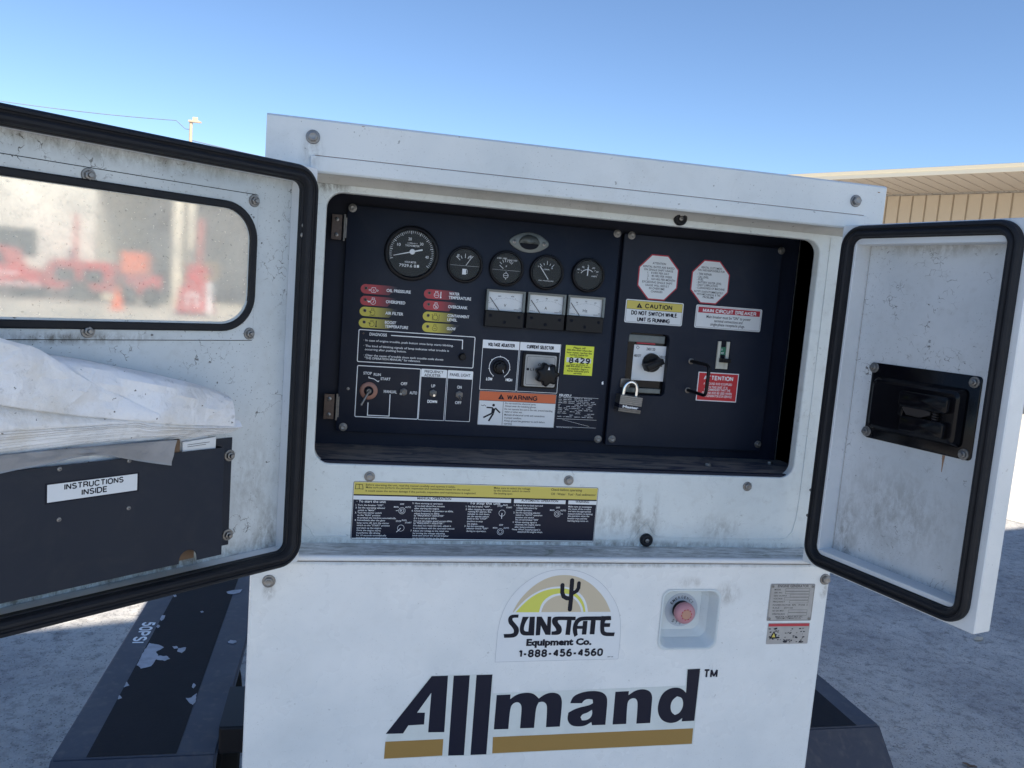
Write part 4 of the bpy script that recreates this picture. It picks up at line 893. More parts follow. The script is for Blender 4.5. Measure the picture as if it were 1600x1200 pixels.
m = MB().mat('amber'); m.box((220, 1190, -500), (520, 1330, -250)); m.build('warning_lamp', T1, TF)
m = MB().mat('print'); m.box((250, 830, 2), (1350, 900, 8)); m.box((1500, 860, 2), (2300, 920, 8)); m.box((1500, 500, 2), (3000, 560, 8)); m.build('pale_stripe', T1, TF)
for x in (650, 2350):
    for w in (-120, -1700): link('wheel', wh, T1, TF @ at(x, 380, w))
T2 = empty('orange_light_tower', (-8.0, 30.5, 0), 'orange box-bodied machine on a dark stand in the open bay', 'machine')
TF = frame((-8.3, 30.3, 0), (1, 0, 0), (0, 0, 1))
m = MB().mat('orangemachine'); m.box((0, 1150, -900), (850, 1950, 0), 30); m.build('body', T2, TF)
m = MB().mat('redmachine'); m.box((150, 300, -700), (1300, 1140, -50), 30); m.build('base', T2, TF)
for x in (250, 1100): link('wheel', wh, T2, TF @ at(x, 380, 80))
T4 = empty('red_compressor', (-9.6, 31.2, 0), 'low red towable compressor between the thin post and the orange-topped machine', 'machine')
TF = frame((-11.0, 31.0, 0), (1, 0, 0), (0, 0, 1))
m = MB().mat('redmachine'); m.prism([(0, 420), (0, 1250), (250, 1500), (2100, 1500), (2300, 1250), (2300, 420)], -1300, 0, 40); m.build('body', T4, TF)
m = MB().mat('winglass'); m.box((300, 700, 2), (1000, 1200, 12)); m.box((1250, 700, 2), (1950, 1200, 12)); m.build('side_vent', T4, TF)
m = MB().mat('redmachine'); m.tube([(2300, 560, -600), (3000, 520, -600)], 60); m.build('drawbar', T4, TF)
link('wheel', wh, T4, TF @ at(1150, 380, 100)); link('wheel', wh, T4, TF @ at(1150, 380, -1400))
T3 = empty('red_compactor', (-5.0, 26.3, 0), 'red upright plate compactor with white stickers and yellow handle, at right of the pane', 'machine')
TF = frame((-5.65, 26.2, 0), (1, 0, 0), (0, 0, 1))
m = MB().mat('redmachine'); m.prism([(0, 120), (120, 900), (300, 1000), (350, 1650), (950, 1700), (1050, 600), (1150, 150)], -700, 0, 30); m.build('body', T3, TF)
m = MB().mat('print'); m.box((350, 300, 2), (420, 700, 6)); m.box((640, 300, 2), (720, 700, 6)); m.box((350, 705, 2), (720, 760, 6)); m.build('sticker', T3, TF)
m = MB().mat('yellowpaint'); m.tube([(900, 1300, 60), (1250, 1300, 60), (1260, 1700, 60), (900, 1720, 60)], 30); m.build('handle', T3, TF)
m = MB().mat('print'); m.box((980, 150, 20), (1120, 1150, 60)); m.build('pale_post', T3, TF)
for px_, hh, lab in ((-.1625, 3400, 'bright red post standing right of the red compactor'), (-.292, 3200, 'thin faded red post at the corner of the white warehouse')):
    q = MB().mat('pinkpost'); q.tube([(px_ * 33500 - 366, 31500, 0), (px_ * 33500 - 366, 31500, hh)], 100 if px_ > -.2 else 80)
    tag(q.build('red_post', smooth=50), lab, 'post', 'red posts by the warehouse')
q = MB().mat('orangemachine'); q.lathe((0, 0), [(260, 0), (260, 40), (190, 40), (60, 800), (.01, 800)], 16)
tag(q.build('traffic_cone', F=Matrix.Translation((-7.6, 27.2, 0))), 'orange traffic cone on the pavement in front of the open bay', 'cone')
def tree(x, y, h, r, label, seed):
    rnd = random.Random(seed)
    T = empty('tree', (x, y, 0), label, 'tree', 'trees beyond the warehouse')
    F = Matrix.Translation((x, y, 0))
    t_ = MB().mat('bark'); t_.tube([(0, 0, 0), (60, 30, h * 300), (0, 90, h * 600), (30, 0, h * 850)], [160, 120, 80, 30], 8)
    for a in range(5):
        an = a * 1.3; t_.tube([(40, 30, h * (350 + 70 * a)), (math.cos(an) * r * 500, math.sin(an) * r * 500, h * (550 + 70 * a))], [60, 20], 6)
    t_.build('trunk', T, F, 60)
    c_ = MB().mat('leaf')
    cl = [(rnd.gauss(0, r * 380), rnd.gauss(0, r * 380), h * 680 + rnd.gauss(0, h * 130), rnd.uniform(.35, .7) * r * 600) for _ in range(26)]
    for cx, cy, cz, cr in cl:
        for _ in range(150):
            d = Vector((rnd.gauss(0, 1), rnd.gauss(0, 1), rnd.gauss(0, 1))).normalized() * cr * rnd.uniform(.55, 1.05)
            p = Vector((cx, cy, cz)) + d; a = Vector((rnd.uniform(-1, 1), rnd.uniform(-1, 1), rnd.uniform(-1, 1))).normalized()
            b = a.orthogonal().normalized(); l = rnd.uniform(70, 130)
            c_.add([p - a * l, p + b * l * .6, p + a * l, p - b * l * .6], [(0, 1, 2, 3)])
    c_.build('crown', T, F, recalc=False)
tree(-5.6, 47, 5.6, 2.6, 'green tree at the left of the gap beyond the warehouse bay', 3)
tree(-4.6, 52, 6.2, 3.0, 'taller green tree right of the other one beyond the bay', 5)

# floodlight pole and wires
LP = empty('floodlight_pole', (-6.55, 33.0, 0), 'tall pale pole with floodlight on top, above the left door', 'street lamp')
PF = Matrix.Translation((-6.55, 33.0, 0))
m = MB().mat('pole'); m.tube([(0, 0, 0), (0, 0, 7180)], 62, 12); m.build('pole', LP, PF, 50)
m = MB().mat('pole'); m.prism([(-90, -110), (330, -110), (380, 60), (-90, 110)], 7180, 7250, 20); m.prism([(60, -80), (260, -80), (200, 80), (80, 80)], 7255, 7380, 20); m.build('floodlight', LP, PF)
def wire(pts, r, label):
    q = MB().mat('wire'); q.tube([tuple(c * 1000 for c in p) for p in pts], r * 1000, 6)
    tag(q.build('overhead_wire', smooth=60), label, 'wire', 'overhead wires')
def cat(a, b, sag, n=24):
    a = Vector(a); b = Vector(b)
    return [a.lerp(b, i / n) - Vector((0, 0, sag * 4 * (i / n) * (1 - i / n))) for i in range(n + 1)]
wire(cat((-20, 31, 7.45), (-7.1, 33, 7.18), .30) + [Vector((-6.75, 33, 6.9)), Vector((-6.6, 33, 6.9))], .016, 'dark wire sagging from the left edge to the floodlight pole')
wire(cat((-6.6, 33, 6.5), (12, 60, 9.2), .5), .02, 'faint thin wire running behind the generator roof')

# unseen canopy, added behind the viewer to throw shade over the machine
CN = empty('added_shade_canopy', (4, -6, 0), 'unseen flat-roofed canopy added behind the viewer to cast shade', 'canopy')
m = MB().mat('whwall')
e0 = Vector((-3.0, 2.30)); ed = Vector((9.0, 2.38)).normalized()
H_ = 5.0; sh = Vector((.40, -.92)) * H_
A_ = Vector((-2.2, 2.08)) + sh; Bv = Vector((6.8, 4.46)) + sh
nb = Vector((ed.y, -ed.x))
slab = [A_, Bv, Bv + nb * 4.2, A_ + nb * 4.2]
m.prism([W2(p) for p in slab], 5000, 5180); m.build('roof_slab', CN)
for p in (A_ + nb * 2.0 + ed * .5, Bv + nb * 2.0 - ed * .5, A_.lerp(Bv, .5) + nb * 3.8):
    q = MB().mat('pole'); q.tube([(p.x * 1000, p.y * 1000, 0), (p.x * 1000, p.y * 1000, 5000)], 90); q.build('post', CN, smooth=50)

for i_, (x_, y_, lab) in enumerate(((2.98, 2.17, 'pale dry leaf on the shaded asphalt, left of a pair'), (3.12, 2.30, 'pale dry leaf on the shaded asphalt, right of a pair'), (2.0, 1.12, 'small dark leaf scrap on the asphalt near the right fender'))):
    q = MB().mat('card' if i_ == 2 else 'tan'); L_ = 38 if i_ < 2 else 26
    P = [(L_ * math.cos(a_) * (1 + .1 * math.cos(3 * a_)), L_ * .42 * math.sin(a_)) for a_ in [2 * math.pi * k_ / 12 for k_ in range(12)]]
    q.add([(0, 0, 9)] + [(x, y, 3 + 5 * abs(math.sin(x * .1))) for x, y in P], [(0, k_ + 1, (k_ + 1) % 12 + 1) for k_ in range(12)])
    tag(q.build('dry_leaf', None, Matrix.Translation((x_, y_, .002)) @ Matrix.Rotation(.4 + i_, 4, 'Z'), recalc=False), lab, 'leaf', 'dry leaves on the ground')

# ------------------------------------------------------------------ shared hardware
def hexbolt(r, h=6, washer=1.35, stud=0, dish=True):
    q = MB().mat('steel')
    q.lathe((0, 0), [(r * washer, 0), (r * washer, r * .12), (r * (washer - .1), r * .25), (r * .9, r * .3)], 24)
    H = [(r * math.cos(math.radians(60 * i + 15)), r * math.sin(math.radians(60 * i + 15))) for i in range(6)]
    q.prism(H, r * .3, h, r * .12)
    if stud:
        q.lathe((0, 0), [(r * .52, h - .2), (r * .52, h + stud * .9), (r * .44, h + stud), (.01, h + stud)], 16)
    else:
        q.lathe((0, 0), [(r * .62, h + .02), (r * .62, h + r * .06), (r * .5, h + r * .02), (.01, h + r * .02)], 20)
    return q.mesh('bolt')
bolt_s = hexbolt(5.2, 4.5); bolt_m = hexbolt(6.2, 6); bolt_l = hexbolt(7.2, 7); nut_m = hexbolt(5.6, 5, 1.45, 4)
def screwmesh(r):
    q = MB().mat('steel'); q.lathe((0, 0), [(r, 0), (r * .95, r * .25), (r * .6, r * .42), (.01, r * .48)], 16)
    q.mat('matt'); q.box((-r * .5, -r * .1, r * .4), (r * .5, r * .1, r * .52)); return q.mesh('screw')
screw_s = screwmesh(2.6); screw_m = screwmesh(3.6)
def put(me, name, parent, F, u, v, w=0, ang=None, smooth=None):
    return link(name, me, parent, F @ at(u, v, w, random.uniform(0, 6) if ang is None else ang), smooth)
for me_ in (bolt_s, bolt_m, bolt_l, nut_m, screw_s, screw_m):
    for p_ in me_.polygons: p_.use_smooth = True
    me_.set_sharp_from_angle(angle=math.radians(35))

# ------------------------------------------------------------------ the generator
G = empty('generator', (0, 1.2, 0), 'white trailer-mounted engine generator with its two control cabinet doors open', 'generator')
# body shell
m = MB().mat('white')
m.box((-478, 550, -2700), (-474, 1768, -6)); m.build('side_panel', G, FACE)
m = MB().mat('white'); m.box((474, 550, -2700), (478, 1768, -6)); m.build('side_panel', G, FACE)
m = MB().mat('white'); m.box((-474, 550, -2700), (474, 1768, -2696)); m.build('rear_panel', G, FACE)
# face with the control opening
hx0, hy0, hx1, hy1 = -398, 1333.2, 421.5, 1746.5
m = MB().mat('face')
FO = (-472, 1206.2, 472, 1757)
R0 = ringprof(*FO, 2, [(0, -3), (0, 0)], 8)
Hh = [[(x, y, w) for x, y in rrect(hx0 - o, hy0 - o, hx1 + o, hy1 + o, 24 + o, 8)] for o, w in ((2.2, 0), (.7, -.6), (0, -2.2), (0, -16), (2, -16))]
m.strip(R0[0], R0[1]); m.strip(R0[1], Hh[0])
for a_, b_ in zip(Hh, Hh[1:]): m.strip(a_, b_)
face = m.build('front_face', G, FACE, 40)
# pressed rim that stiffens the face, drawn as a low bead
m = MB().mat('face')
def bead(pts, r=1.1):
    m.tube([(x, y, .15) for x, y in pts], r, 8)
bead([(440, 1752), (441, 1500), (440.5, 1300), (439, 1262), (434, 1236), (424, 1224), (410, 1221.5), (330, 1221), (245, 1222), (182, 1222.5), (172, 1228), (165, 1240), (158, 1247), (148, 1238), (140, 1222), (134, 1213)])
m.build('pressed_bead', G, FACE, 60)
m = MB().mat('face')
bead([(-416, 1750), (-414, 1500), (-413, 1330), (-412, 1270), (-411, 1245), (-405, 1234), (-398, 1229), (-395, 1221), (-391, 1217.5), (-340, 1217.2)])
m.build('pressed_bead', G, FACE, 60)
m = MB().mat('face')
bead([(70, 1217), (120, 1217.3), (130, 1219), (133, 1226)])
m.build('pressed_bead', G, FACE, 60)
# cove under the roof
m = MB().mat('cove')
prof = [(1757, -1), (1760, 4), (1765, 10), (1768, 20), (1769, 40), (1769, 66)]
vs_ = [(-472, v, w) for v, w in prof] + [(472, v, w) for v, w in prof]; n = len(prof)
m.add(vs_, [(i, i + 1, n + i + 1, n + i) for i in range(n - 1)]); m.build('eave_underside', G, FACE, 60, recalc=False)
for u, w in ((-388, 42), (-40, 46), (178, 52)):
    q = MB().mat('matt'); q.lathe((0, 0), [(9, 0), (9, 2), (6, 2.5), (.01, 2.5)], 16)
    q.build('drain_plug', G, FACE @ Matrix.Translation((u * .001, 1.7692, w * .001)) @ Matrix.Rotation(math.radians(90), 4, 'X'))
# roof
m = MB().mat('roofwhite')
pr = [(1768.5, -2750), (1768.5, -2), (1770, 0), (1833, 0), (1835.5, -2.5), (1837, -8), (1848, -500), (1848, -2750)]
m.prism([(a, b) for a, b in pr], -482, 484) if False else None
n = len(pr); vs_ = [(-482, v, w) for v, w in pr] + [(484, v, w) for v, w in pr]
m.add(vs_, [tuple(range(n)), tuple(range(n, 2 * n))[::-1]] + [(i, (i + 1) % n, n + (i + 1) % n, n + i) for i in range(n)])
roof = m.build('roof', G, ROOF)
m = MB().mat('roofwhite'); pr = [(1763.0, -6), (1763.0, 0.5), (1765.5, 2.6), (1784.5, 2.6), (1785.4, 1.6), (1785.6, .1)]
n = len(pr); vs_ = [(-421, v, w) for v, w in pr] + [(452, v, w) for v, w in pr]
m.add(vs_, [tuple(range(n)), tuple(range(n, 2 * n))[::-1]] + [(i, (i + 1) % n, n + (i + 1) % n, n + i) for i in range(n)])
m.build('roof_lip', G, ROOF, 30)
q = MB().mat('card'); q.box((-416, 1785.7, -.5), (448, 1786.5, .25)); q.build('lip_seam', G, ROOF)
rc = random.Random(2)
for u, v, l_ in ((-462, 1834.2, 9), (-447, 1834, 13), (-424, 1833.8, 16), (-398, 1833.9, 10), (-372, 1833.4, 14), (-352, 1832.6, 5), (38, 1834, 7), (300, 1833.8, 9), (470, 1825, 5), (-60, 1768, 8)):
    q = MB().mat('rust' if l_ % 2 else 'matt'); P = [(u + l_ * .5 * math.cos(a_) * rc.uniform(.7, 1.2), v + 1.1 * math.sin(a_) * rc.uniform(.5, 1.1)) for a_ in (0, .7, 1.5, 2.4, 3.1, 3.9, 4.7, 5.5)]
    q.flat([(x, min(y, 1832.6) if v > 1800 else y) for x, y in P], .25); q.build('paint_chip', G, ROOF)
for u, v in D['roofbolts']: put(bolt_l, 'roof_bolt', G, ROOF, u, v, 0)
# ledge and lower front panel
m = MB().mat('ledge'); m.box((-470, -4, 0), (470, 56, 0.8)); m.build('ledge', G, frame((0, -.056, 1.2054), (1, 0, 0), (0, 1, 0)))
m = MB().mat('doorwhite')
pr = [(1198.6, -4), (1198.6, 2), (1200.2, 4), (1204, 4), (1206.4, 2.5), (1207.2, -1), (1206.3, -4)]
n = len(pr); vs_ = [(-470, v, w) for v, w in pr] + [(470, v, w) for v, w in pr]
m.add(vs_, [tuple(range(n)), tuple(range(n, 2 * n))[::-1]] + [(i, (i + 1) % n, n + (i + 1) % n, n + i) for i in range(n)])
m.build('ledge_lip', G, LOW, 60)
m = MB().mat('card'); m.box((-470, 1197.4, -3), (470, 1198.5, .6)); m.build('rust_seam', G, LOW)
e = D['estop']; eh = (e[0], e[1], e[2], e[3])
m = MB().mat('white')
out_ = [[(x, y, w) for x, y in rrect(-480 + o, 540 + o, 480 - o, 1197.2 - o, max(6 - o, .6), 8)] for o, w in ((0, -40), (0, -6), (1.6, -1.8), (5, 0))]
hol = [[(x, y, w) for x, y in rrect(eh[0] - o, eh[1] - o, eh[2] + o, eh[3] + o, 17 + o, 8)] for o, w in ((1.5, 0), (0, -1.2))]
for a_, b_ in zip(out_, out_[1:]): m.strip(a_, b_)
m.strip(out_[-1], hol[0]); m.strip(hol[0], hol[1]); m.build('front_panel', G, LOW, 40)
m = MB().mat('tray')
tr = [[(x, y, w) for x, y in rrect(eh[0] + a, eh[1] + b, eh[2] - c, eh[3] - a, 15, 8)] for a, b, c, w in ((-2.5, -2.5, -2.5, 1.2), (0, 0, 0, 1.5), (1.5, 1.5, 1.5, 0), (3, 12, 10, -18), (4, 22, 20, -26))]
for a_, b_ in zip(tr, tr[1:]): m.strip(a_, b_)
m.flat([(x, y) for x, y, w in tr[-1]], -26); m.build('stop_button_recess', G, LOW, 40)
c_ = (221.5, 1107.0)
ES = MB().mat('disc'); ES.lathe(c_[:2], [(29.5, -25.9), (29.5, -25.5), (.01, -25.5)], 40); ES.mat('ink')
for i, ch in enumerate('EMERGENCY'):
    a = math.radians(147 - i * 13.8); ES.text(ch, c_[0] + 22.5 * math.cos(a), c_[1] + 22.5 * math.sin(a), 3.3 if ch != 'M' else 4.2, 5.2, -25.2, 0, 0, a - math.pi / 2)
for i, ch in enumerate('STOP'):
    a = math.radians(236 + i * 17); ES.text(ch, c_[0] + 23 * math.cos(a), c_[1] + 23 * math.sin(a), 3.4, 5.4, -25.2, 0, 0, a + math.pi / 2)
ES.build('stop_label', G, LOW)
q = MB().mat('black'); q.lathe(c_[:2], [(16.5, -25), (16.5, -20), (12, -19), (12, -14), (.01, -14)], 28); EB = q.build('stop_button', G, LOW, 40)
q = MB().mat('pink'); bc = c_
q.lathe(bc, [(12, -18), (17.5, -16.5), (18.4, -13), (17.6, -8), (14, -4.6), (9, -3.6), (8.6, -4.2), (.01, -4.2)], 36); q.build('button_cap', EB, LOW, 40)
q = MB().mat('pinkc'); q.lathe(bc, [(8.2, -4.1), (8, -3.5), (.01, -3.2)], 24)
q.mat('red')
for i in range(10): q.arc(bc, 9.0, i * 36, i * 36 + 18, 1.2, -3.3, 4)
q.build('cap_centre', EB, LOW)
for u, v in D['lowbolts']: put(bolt_l, 'panel_bolt', G, LOW, u, v, 0)
for u, v in D['facebolts']: put(bolt_m, 'face_bolt', G, FACE, u, v, 0)
for u, v in D['bumpers']:
    q = MB().mat('rubber'); q.lathe((0, 0), [(11, 0), (11, 5), (9.5, 8), (7, 9), (4.5, 7), (.01, 7)], 28); BU = q.build('rubber_bumper', G, FACE @ at(u, v), 40)
    put(screw_m, 'screw', BU, FACE, u, v, 7)
# chassis, fenders, wheels
m = MB().mat('navy'); m.box((-430, 430, -2650), (430, 548, -20)); m.build('chassis', G, FACE)
m = MB().mat('matt'); m.box((-560, 330, -1000), (560, 400, -900)); m.build('axle', G, FACE)
for sx in (-1, 1):
    x0, x1 = (-820, -546) if sx < 0 else (546, 813)
    pr = [(176, 755), (1160, 755), (1400, 520), (1400, 505), (1152, 743), (184, 743), (-20, 535), (-30, 545)]
    q = MB().mat('fender'); n = len(pr); vs_ = [(x0, y, z) for y, z in pr] + [(x1, y, z) for y, z in pr]
    q.add(vs_, [tuple(range(n)), tuple(range(n, 2 * n))[::-1]] + [(i, (i + 1) % n, n + (i + 1) % n, n + i) for i in range(n)])
    FE = q.build('fender', G)
    bm = bmesh.new(); bm.from_mesh(FE.data); bmesh.ops.bevel(bm, geom=[e_ for e_ in bm.edges], offset=.004, segments=2, affect='EDGES'); bm.to_mesh(FE.data); bm.free()
    for p_ in FE.data.polygons: p_.use_smooth = True
    FE.data.set_sharp_from_angle(angle=math.radians(25))
    q = MB().mat('tape'); tx0, tx1 = (-763, -615) if sx < 0 else (615, 757)
    q.box((tx0, 178, 0), (tx1, 1120, .8)); TP = q.build('grip_tape', FE, TOP)
    wq = MB().mat('tyre'); r, w = 330, 190
    wq.lathe((0, 0), [(60, w * .2), (r * .55, w * .25), (r * .6, w * .5), (r * .9, w * .5), (r, w * .36), (r, -w * .36), (r * .9, -w * .5), (r * .6, -w * .5), (60, -w * .3)], 36)
    wq.build('wheel', G, frame((sx * .68, .70, .33), (0, sx, 0), (0, 0, 1)), 50)
    if sx < 0:
        i = 0
        while 'flake%d' % i in D:
            q = MB().mat('flake'); P = []; rf = random.Random(i); pl = [Vector(p) for p in D['flake%d' % i]]
            for k_ in range(len(pl)):
                a_, b_ = pl[k_], pl[(k_ + 1) % len(pl)]; nn_ = max(2, int((b_ - a_).length / 5))
                for j_ in range(nn_):
                    p_ = a_.lerp(b_, j_ / nn_); P.append((p_.x + rf.uniform(-.9, .9) * (j_ > 0), p_.y + rf.uniform(-2, 2) * (j_ > 0)))
            q.prism(P, .8, 1.15); q.build('paint_flake', FE, TOP); i += 1
        q = MB().mat('print'); sign(q, '50PSI', -(688), -785, 116, 30, .45, .20); q.build('tyre_pressure_marking', FE, TREAD)
        q = MB().mat('black'); q.box((-545, 748, -330), (-482, 800, -180), 4); q.build('hinge_block', G, FACE)

# ------------------------------------------------------------------ inside the opening
m = MB().mat('navy')
L0, L1 = -440, 474
m.box((L0 - 2, 1300, -150), (L0, 1768, -16.5)); m.box((L1, 1300, -150), (L1 + 2, 1768, -16.5)); m.box((L0, 1764, -150), (L1, 1766, -16.5))
m.build('cavity_liner', G, FACE)
m = MB().mat('navy'); m.box((L0, 1325, -300), (462, 1764, -135)); m.build('backing_plate', G, FACE)
m = MB().mat('navy'); m.box((462.5, 1325, -305), (L1, 1764, -152)); m.build('dark_gap', G, FACE)
m = MB().mat('navy'); m.box((L0, 1325, -12), (L1, 1338, -3.2), 1.2); m.build('sill_front', G, FACE)
m = MB().mat('sill'); m.box((L0, 12.2, 0), (L1, 135, 1)); m.build('sill', G, frame((0, 0, 1.3362), (1, 0, 0), (0, 1, 0)))
for u, w in ((289, 62), (431, 95)):
    link('sill_bolt', bolt_s, G, frame((u * .001, w * .001, 1.3372), (1, 0, 0), (0, 1, 0)))
# two instrument panels
pl = D['panel_left']; prt = D['panel_right']
m = MB().mat('panel'); m.prism(rrect(pl[0], pl[1], pl[2], pl[3], 3, 3), -12, 0, 1.2); PLo = m.build('control_panel', G, PANEL, 30)
PLo['label'] = 'dark navy instrument panel with the round gauges'
cu = D['cut']
m = MB().mat('panel')
oo = [[(x, y, w) for x, y in rrect(prt[0] + o, prt[1] + o, prt[2] - o, prt[3] - o, max(3 - o, .5), 8)] for o, w in ((0, -12), (0, -1.2), (.5, -.4), (1.2, 0))]
hh = [[(x, y, w) for x, y in rrect(cu[0] - o, cu[1] - o, cu[2] + o, cu[3] + o, 9 + o, 8)] for o, w in ((.8, 0), (0, -.8), (0, -14))]
for a_, b_ in zip(oo, oo[1:]): m.strip(a_, b_)
m.strip(oo[-1], hh[0])
for a_, b_ in zip(hh, hh[1:]): m.strip(a_, b_)
PRo = m.build('breaker_panel', G, PANEL, 30); PRo['label'] = 'dark navy breaker panel with octagonal stickers'
for i, (u, v) in enumerate(D['panel_bolts']): put(bolt_s, 'bolt', PLo if i < 4 else PRo, PANEL, u, v, 0)
# inner panel hinges
hg = D['hinges']
for a_, b_ in ((hg[0], hg[1]), (hg[2], hg[3])):
    x0, y1, x1, y0 = a_[0], a_[1], b_[0], b_[1]
    q = MB().mat('bronze'); q.prism(rrect(x0, y0, x1, y1, 1, 2), -1, 1, .4); HG = q.build('panel_hinge', G, PANEL)
    q = MB().mat('darksteel'); q.tube([(x1 + 4, y0 - 1, 1), (x1 + 4, y1 + 1, 1)], 2.2, 10); q.box((x1 + 4, y0 + 4, -.6), (x1 + 8, y1 - 4, .6)); q.build('hinge_pin', HG, PANEL)
    for vv in (y0 + 8, y1 - 8): put(screw_m, 'screw', HG, PANEL, (x0 + x1) / 2, vv, 1)

# ------------------------------------------------------------------ stickers and print
def texts(mb, key, w, bold=0.0, mat=None, sel=None):
    if mat: mb.mat(mat)
    for i, t_ in enumerate(TX[key]):
        if sel and not sel(t_): continue
        if all(c_ in GL for c_ in t_[0]) and t_[4] > 5.3: sign(mb, t_[0], t_[1], t_[2], t_[3], t_[4], w, .21)
        else: mb.text(t_[0], t_[1], t_[2], t_[3], t_[4], w, bold)
def frame_line(mb, b, wd, w, r=2):
    mb.line(rrect(b[0], b[1], b[2], b[3], r, 3), wd, w, True)
# alarm indicators
names = ['oil pressure', 'overspeed', 'air filter', 'boost temperature', 'water temperature', 'overcrank', 'containment level', 'glow']
for i in range(8):
    b = D['ind%d' % i]; red = i in (0, 1, 4, 5); yc = (b[1] + b[3]) / 2; hgt = (b[3] - b[1]) / 2 * .98
    q = MB().mat('pillred' if red else 'pillyel')
    P = [(b[0] + hgt + hgt * math.cos(math.radians(90 + 180 * k_ / 10)), yc + hgt * math.sin(math.radians(90 + 180 * k_ / 10))) for k_ in range(11)]
    P += [(b[2], yc - hgt), (b[2] + 14, yc + hgt * .8), (b[2] + 2, yc + hgt)]
    q.prism(P, 0, .3)
    q.mat('print' if red else 'ink'); cx = b[0] + 21.5
    if i == 0:
        q.line([(cx - 3, yc + 3), (cx - 3, yc + 1.5), (cx - 4.6, yc - 1.5), (cx - 3, yc - 5), (cx + 3, yc - 5), (cx + 4.6, yc - 1.5), (cx + 3, yc + 1.5), (cx + 3, yc + 3)], .6, .5, True); q.line([(cx, yc + .8), (cx - 1.2, yc - 2.4), (cx, yc - 3.2), (cx + 1.2, yc - 2.4)], .5, .5, True)
        q.line([(cx - 8, yc - 1.5), (cx - 6, yc), (cx - 5.4, yc - 1.5), (cx - 6, yc - 3)], .5, .5, True); q.line([(cx + 8, yc - 1.5), (cx + 6, yc), (cx + 5.4, yc - 1.5), (cx + 6, yc - 3)], .5, .5, True)
    else:
        q.arc((cx, yc - 1.2), 4.2, 0, 355, .6, .5, 20); q.line([(cx - 2, yc + 3.2), (cx - 2, yc + 5.2), (cx + 2, yc + 5.2), (cx + 2, yc + 3.2)], .6, .5)
        if i == 1: q.flat([(cx - 10, yc + .5), (cx - 6.5, yc - .6), (cx - 4.8, yc + .4), (cx - 5.2, yc - 2.4), (cx - 8.2, yc - 2.6)], .5); q.line([(cx - .5, yc - 3), (cx + 1.5, yc + 1)], .7, .52)
        if i in (2, 3): q.flat([(cx - 1, yc - 1), (cx - 4.4, yc + .8), (cx - 3.2, yc - 1.8)], .52); q.line([(cx - 6.5, yc + 1.2), (cx - 3, yc - .4)], .6, .54)
        if i == 2: q.line([(cx - 5.5, yc - 6.2), (cx + 5.5, yc - 6.2)], .5, .5)
        if i in (3, 4): q.line([(cx + 7.2, yc - 4), (cx + 7.2, yc + 5)], 1.3, .5); q.disc((cx + 7.2, yc - 4.6), 1.4, .52, 12)
        if i == 4: q.line([(cx - 3.8, yc - 1.2), (cx + 3.8, yc - 1.2)], .6, .54)
        if i == 5: q.line([(cx - 3, yc + 1.6), (cx + 3, yc - 4)], .8, .54); q.line([(cx - 1.5, yc - 3.8), (cx + 2.2, yc + .4)], .6, .56)
        if i == 6: q.line([(cx - 6.5, yc + 3.5), (cx - 5, yc + 3.5), (cx - 5, yc - 5.6), (cx + 6.4, yc - 5.6), (cx + 6.4, yc + 3.5), (cx + 8, yc + 3.5)], .6, .58)
        if i == 7: q.text('00', cx, yc - 1.2, 4.2, 2.2, .56)
    q.mat('print')
    for t_ in [TX['ind'][k_] for k_ in {0: (0,), 1: (1,), 2: (2,), 3: (3, 4), 4: (5, 6), 5: (7,), 6: (8, 9), 7: (10,)}[i]]: q.text(t_[0], t_[1], t_[2], t_[3], t_[4], .4, .014)
    PI = q.build('alarm_indicator', G, PANEL); PI['label'] = ('red' if red else 'yellow') + ' ' + names[i] + ' warning indicator'
    c = D['led%d' % i]; q = MB().mat('darksteel'); q.lathe(c[:2], [(2.6, .3), (2.6, 1.2), (1.9, 1.4), (1.6, .9)], 16, False); q.mat('bronze'); q.lathe(c[:2], [(1.9, .6), (1.2, 1.6), (.01, 1.9)], 14)
    q.build('indicator_lamp', PI, PANEL, 50)
# diagnosis box
q = MB().mat('print'); frame_line(q, D['diag'], 1.3, .3, 2); q.line([tuple(p) for p in D['diagline']], 1.5, .35)
texts(q, 'diag', .35, .0, None, lambda t_: t_[0] != 'DIAGNOSIS'); texts(q, 'diag', .35, .008, None, lambda t_: t_[0] == 'DIAGNOSIS')
DG = q.build('diagnosis_print', G, PANEL, recalc=False)
c = D['diagbtn']; q = MB().mat('black'); q.lathe(c[:2], [(7, 0), (7, 2), (6.4, 3), (6, 3)], 6); q.lathe(c[:2], [(5.6, 3), (5.6, 9), (4.8, 10), (.01, 10)], 24); q.build('diagnosis_button', G, PANEL, 35)
c = D['diagled']; q = MB().mat('bronze'); q.lathe(c[:2], [(1.6, 0), (1.5, .8), (.01, 1)], 12); q.build('pilot_lamp', G, PANEL)
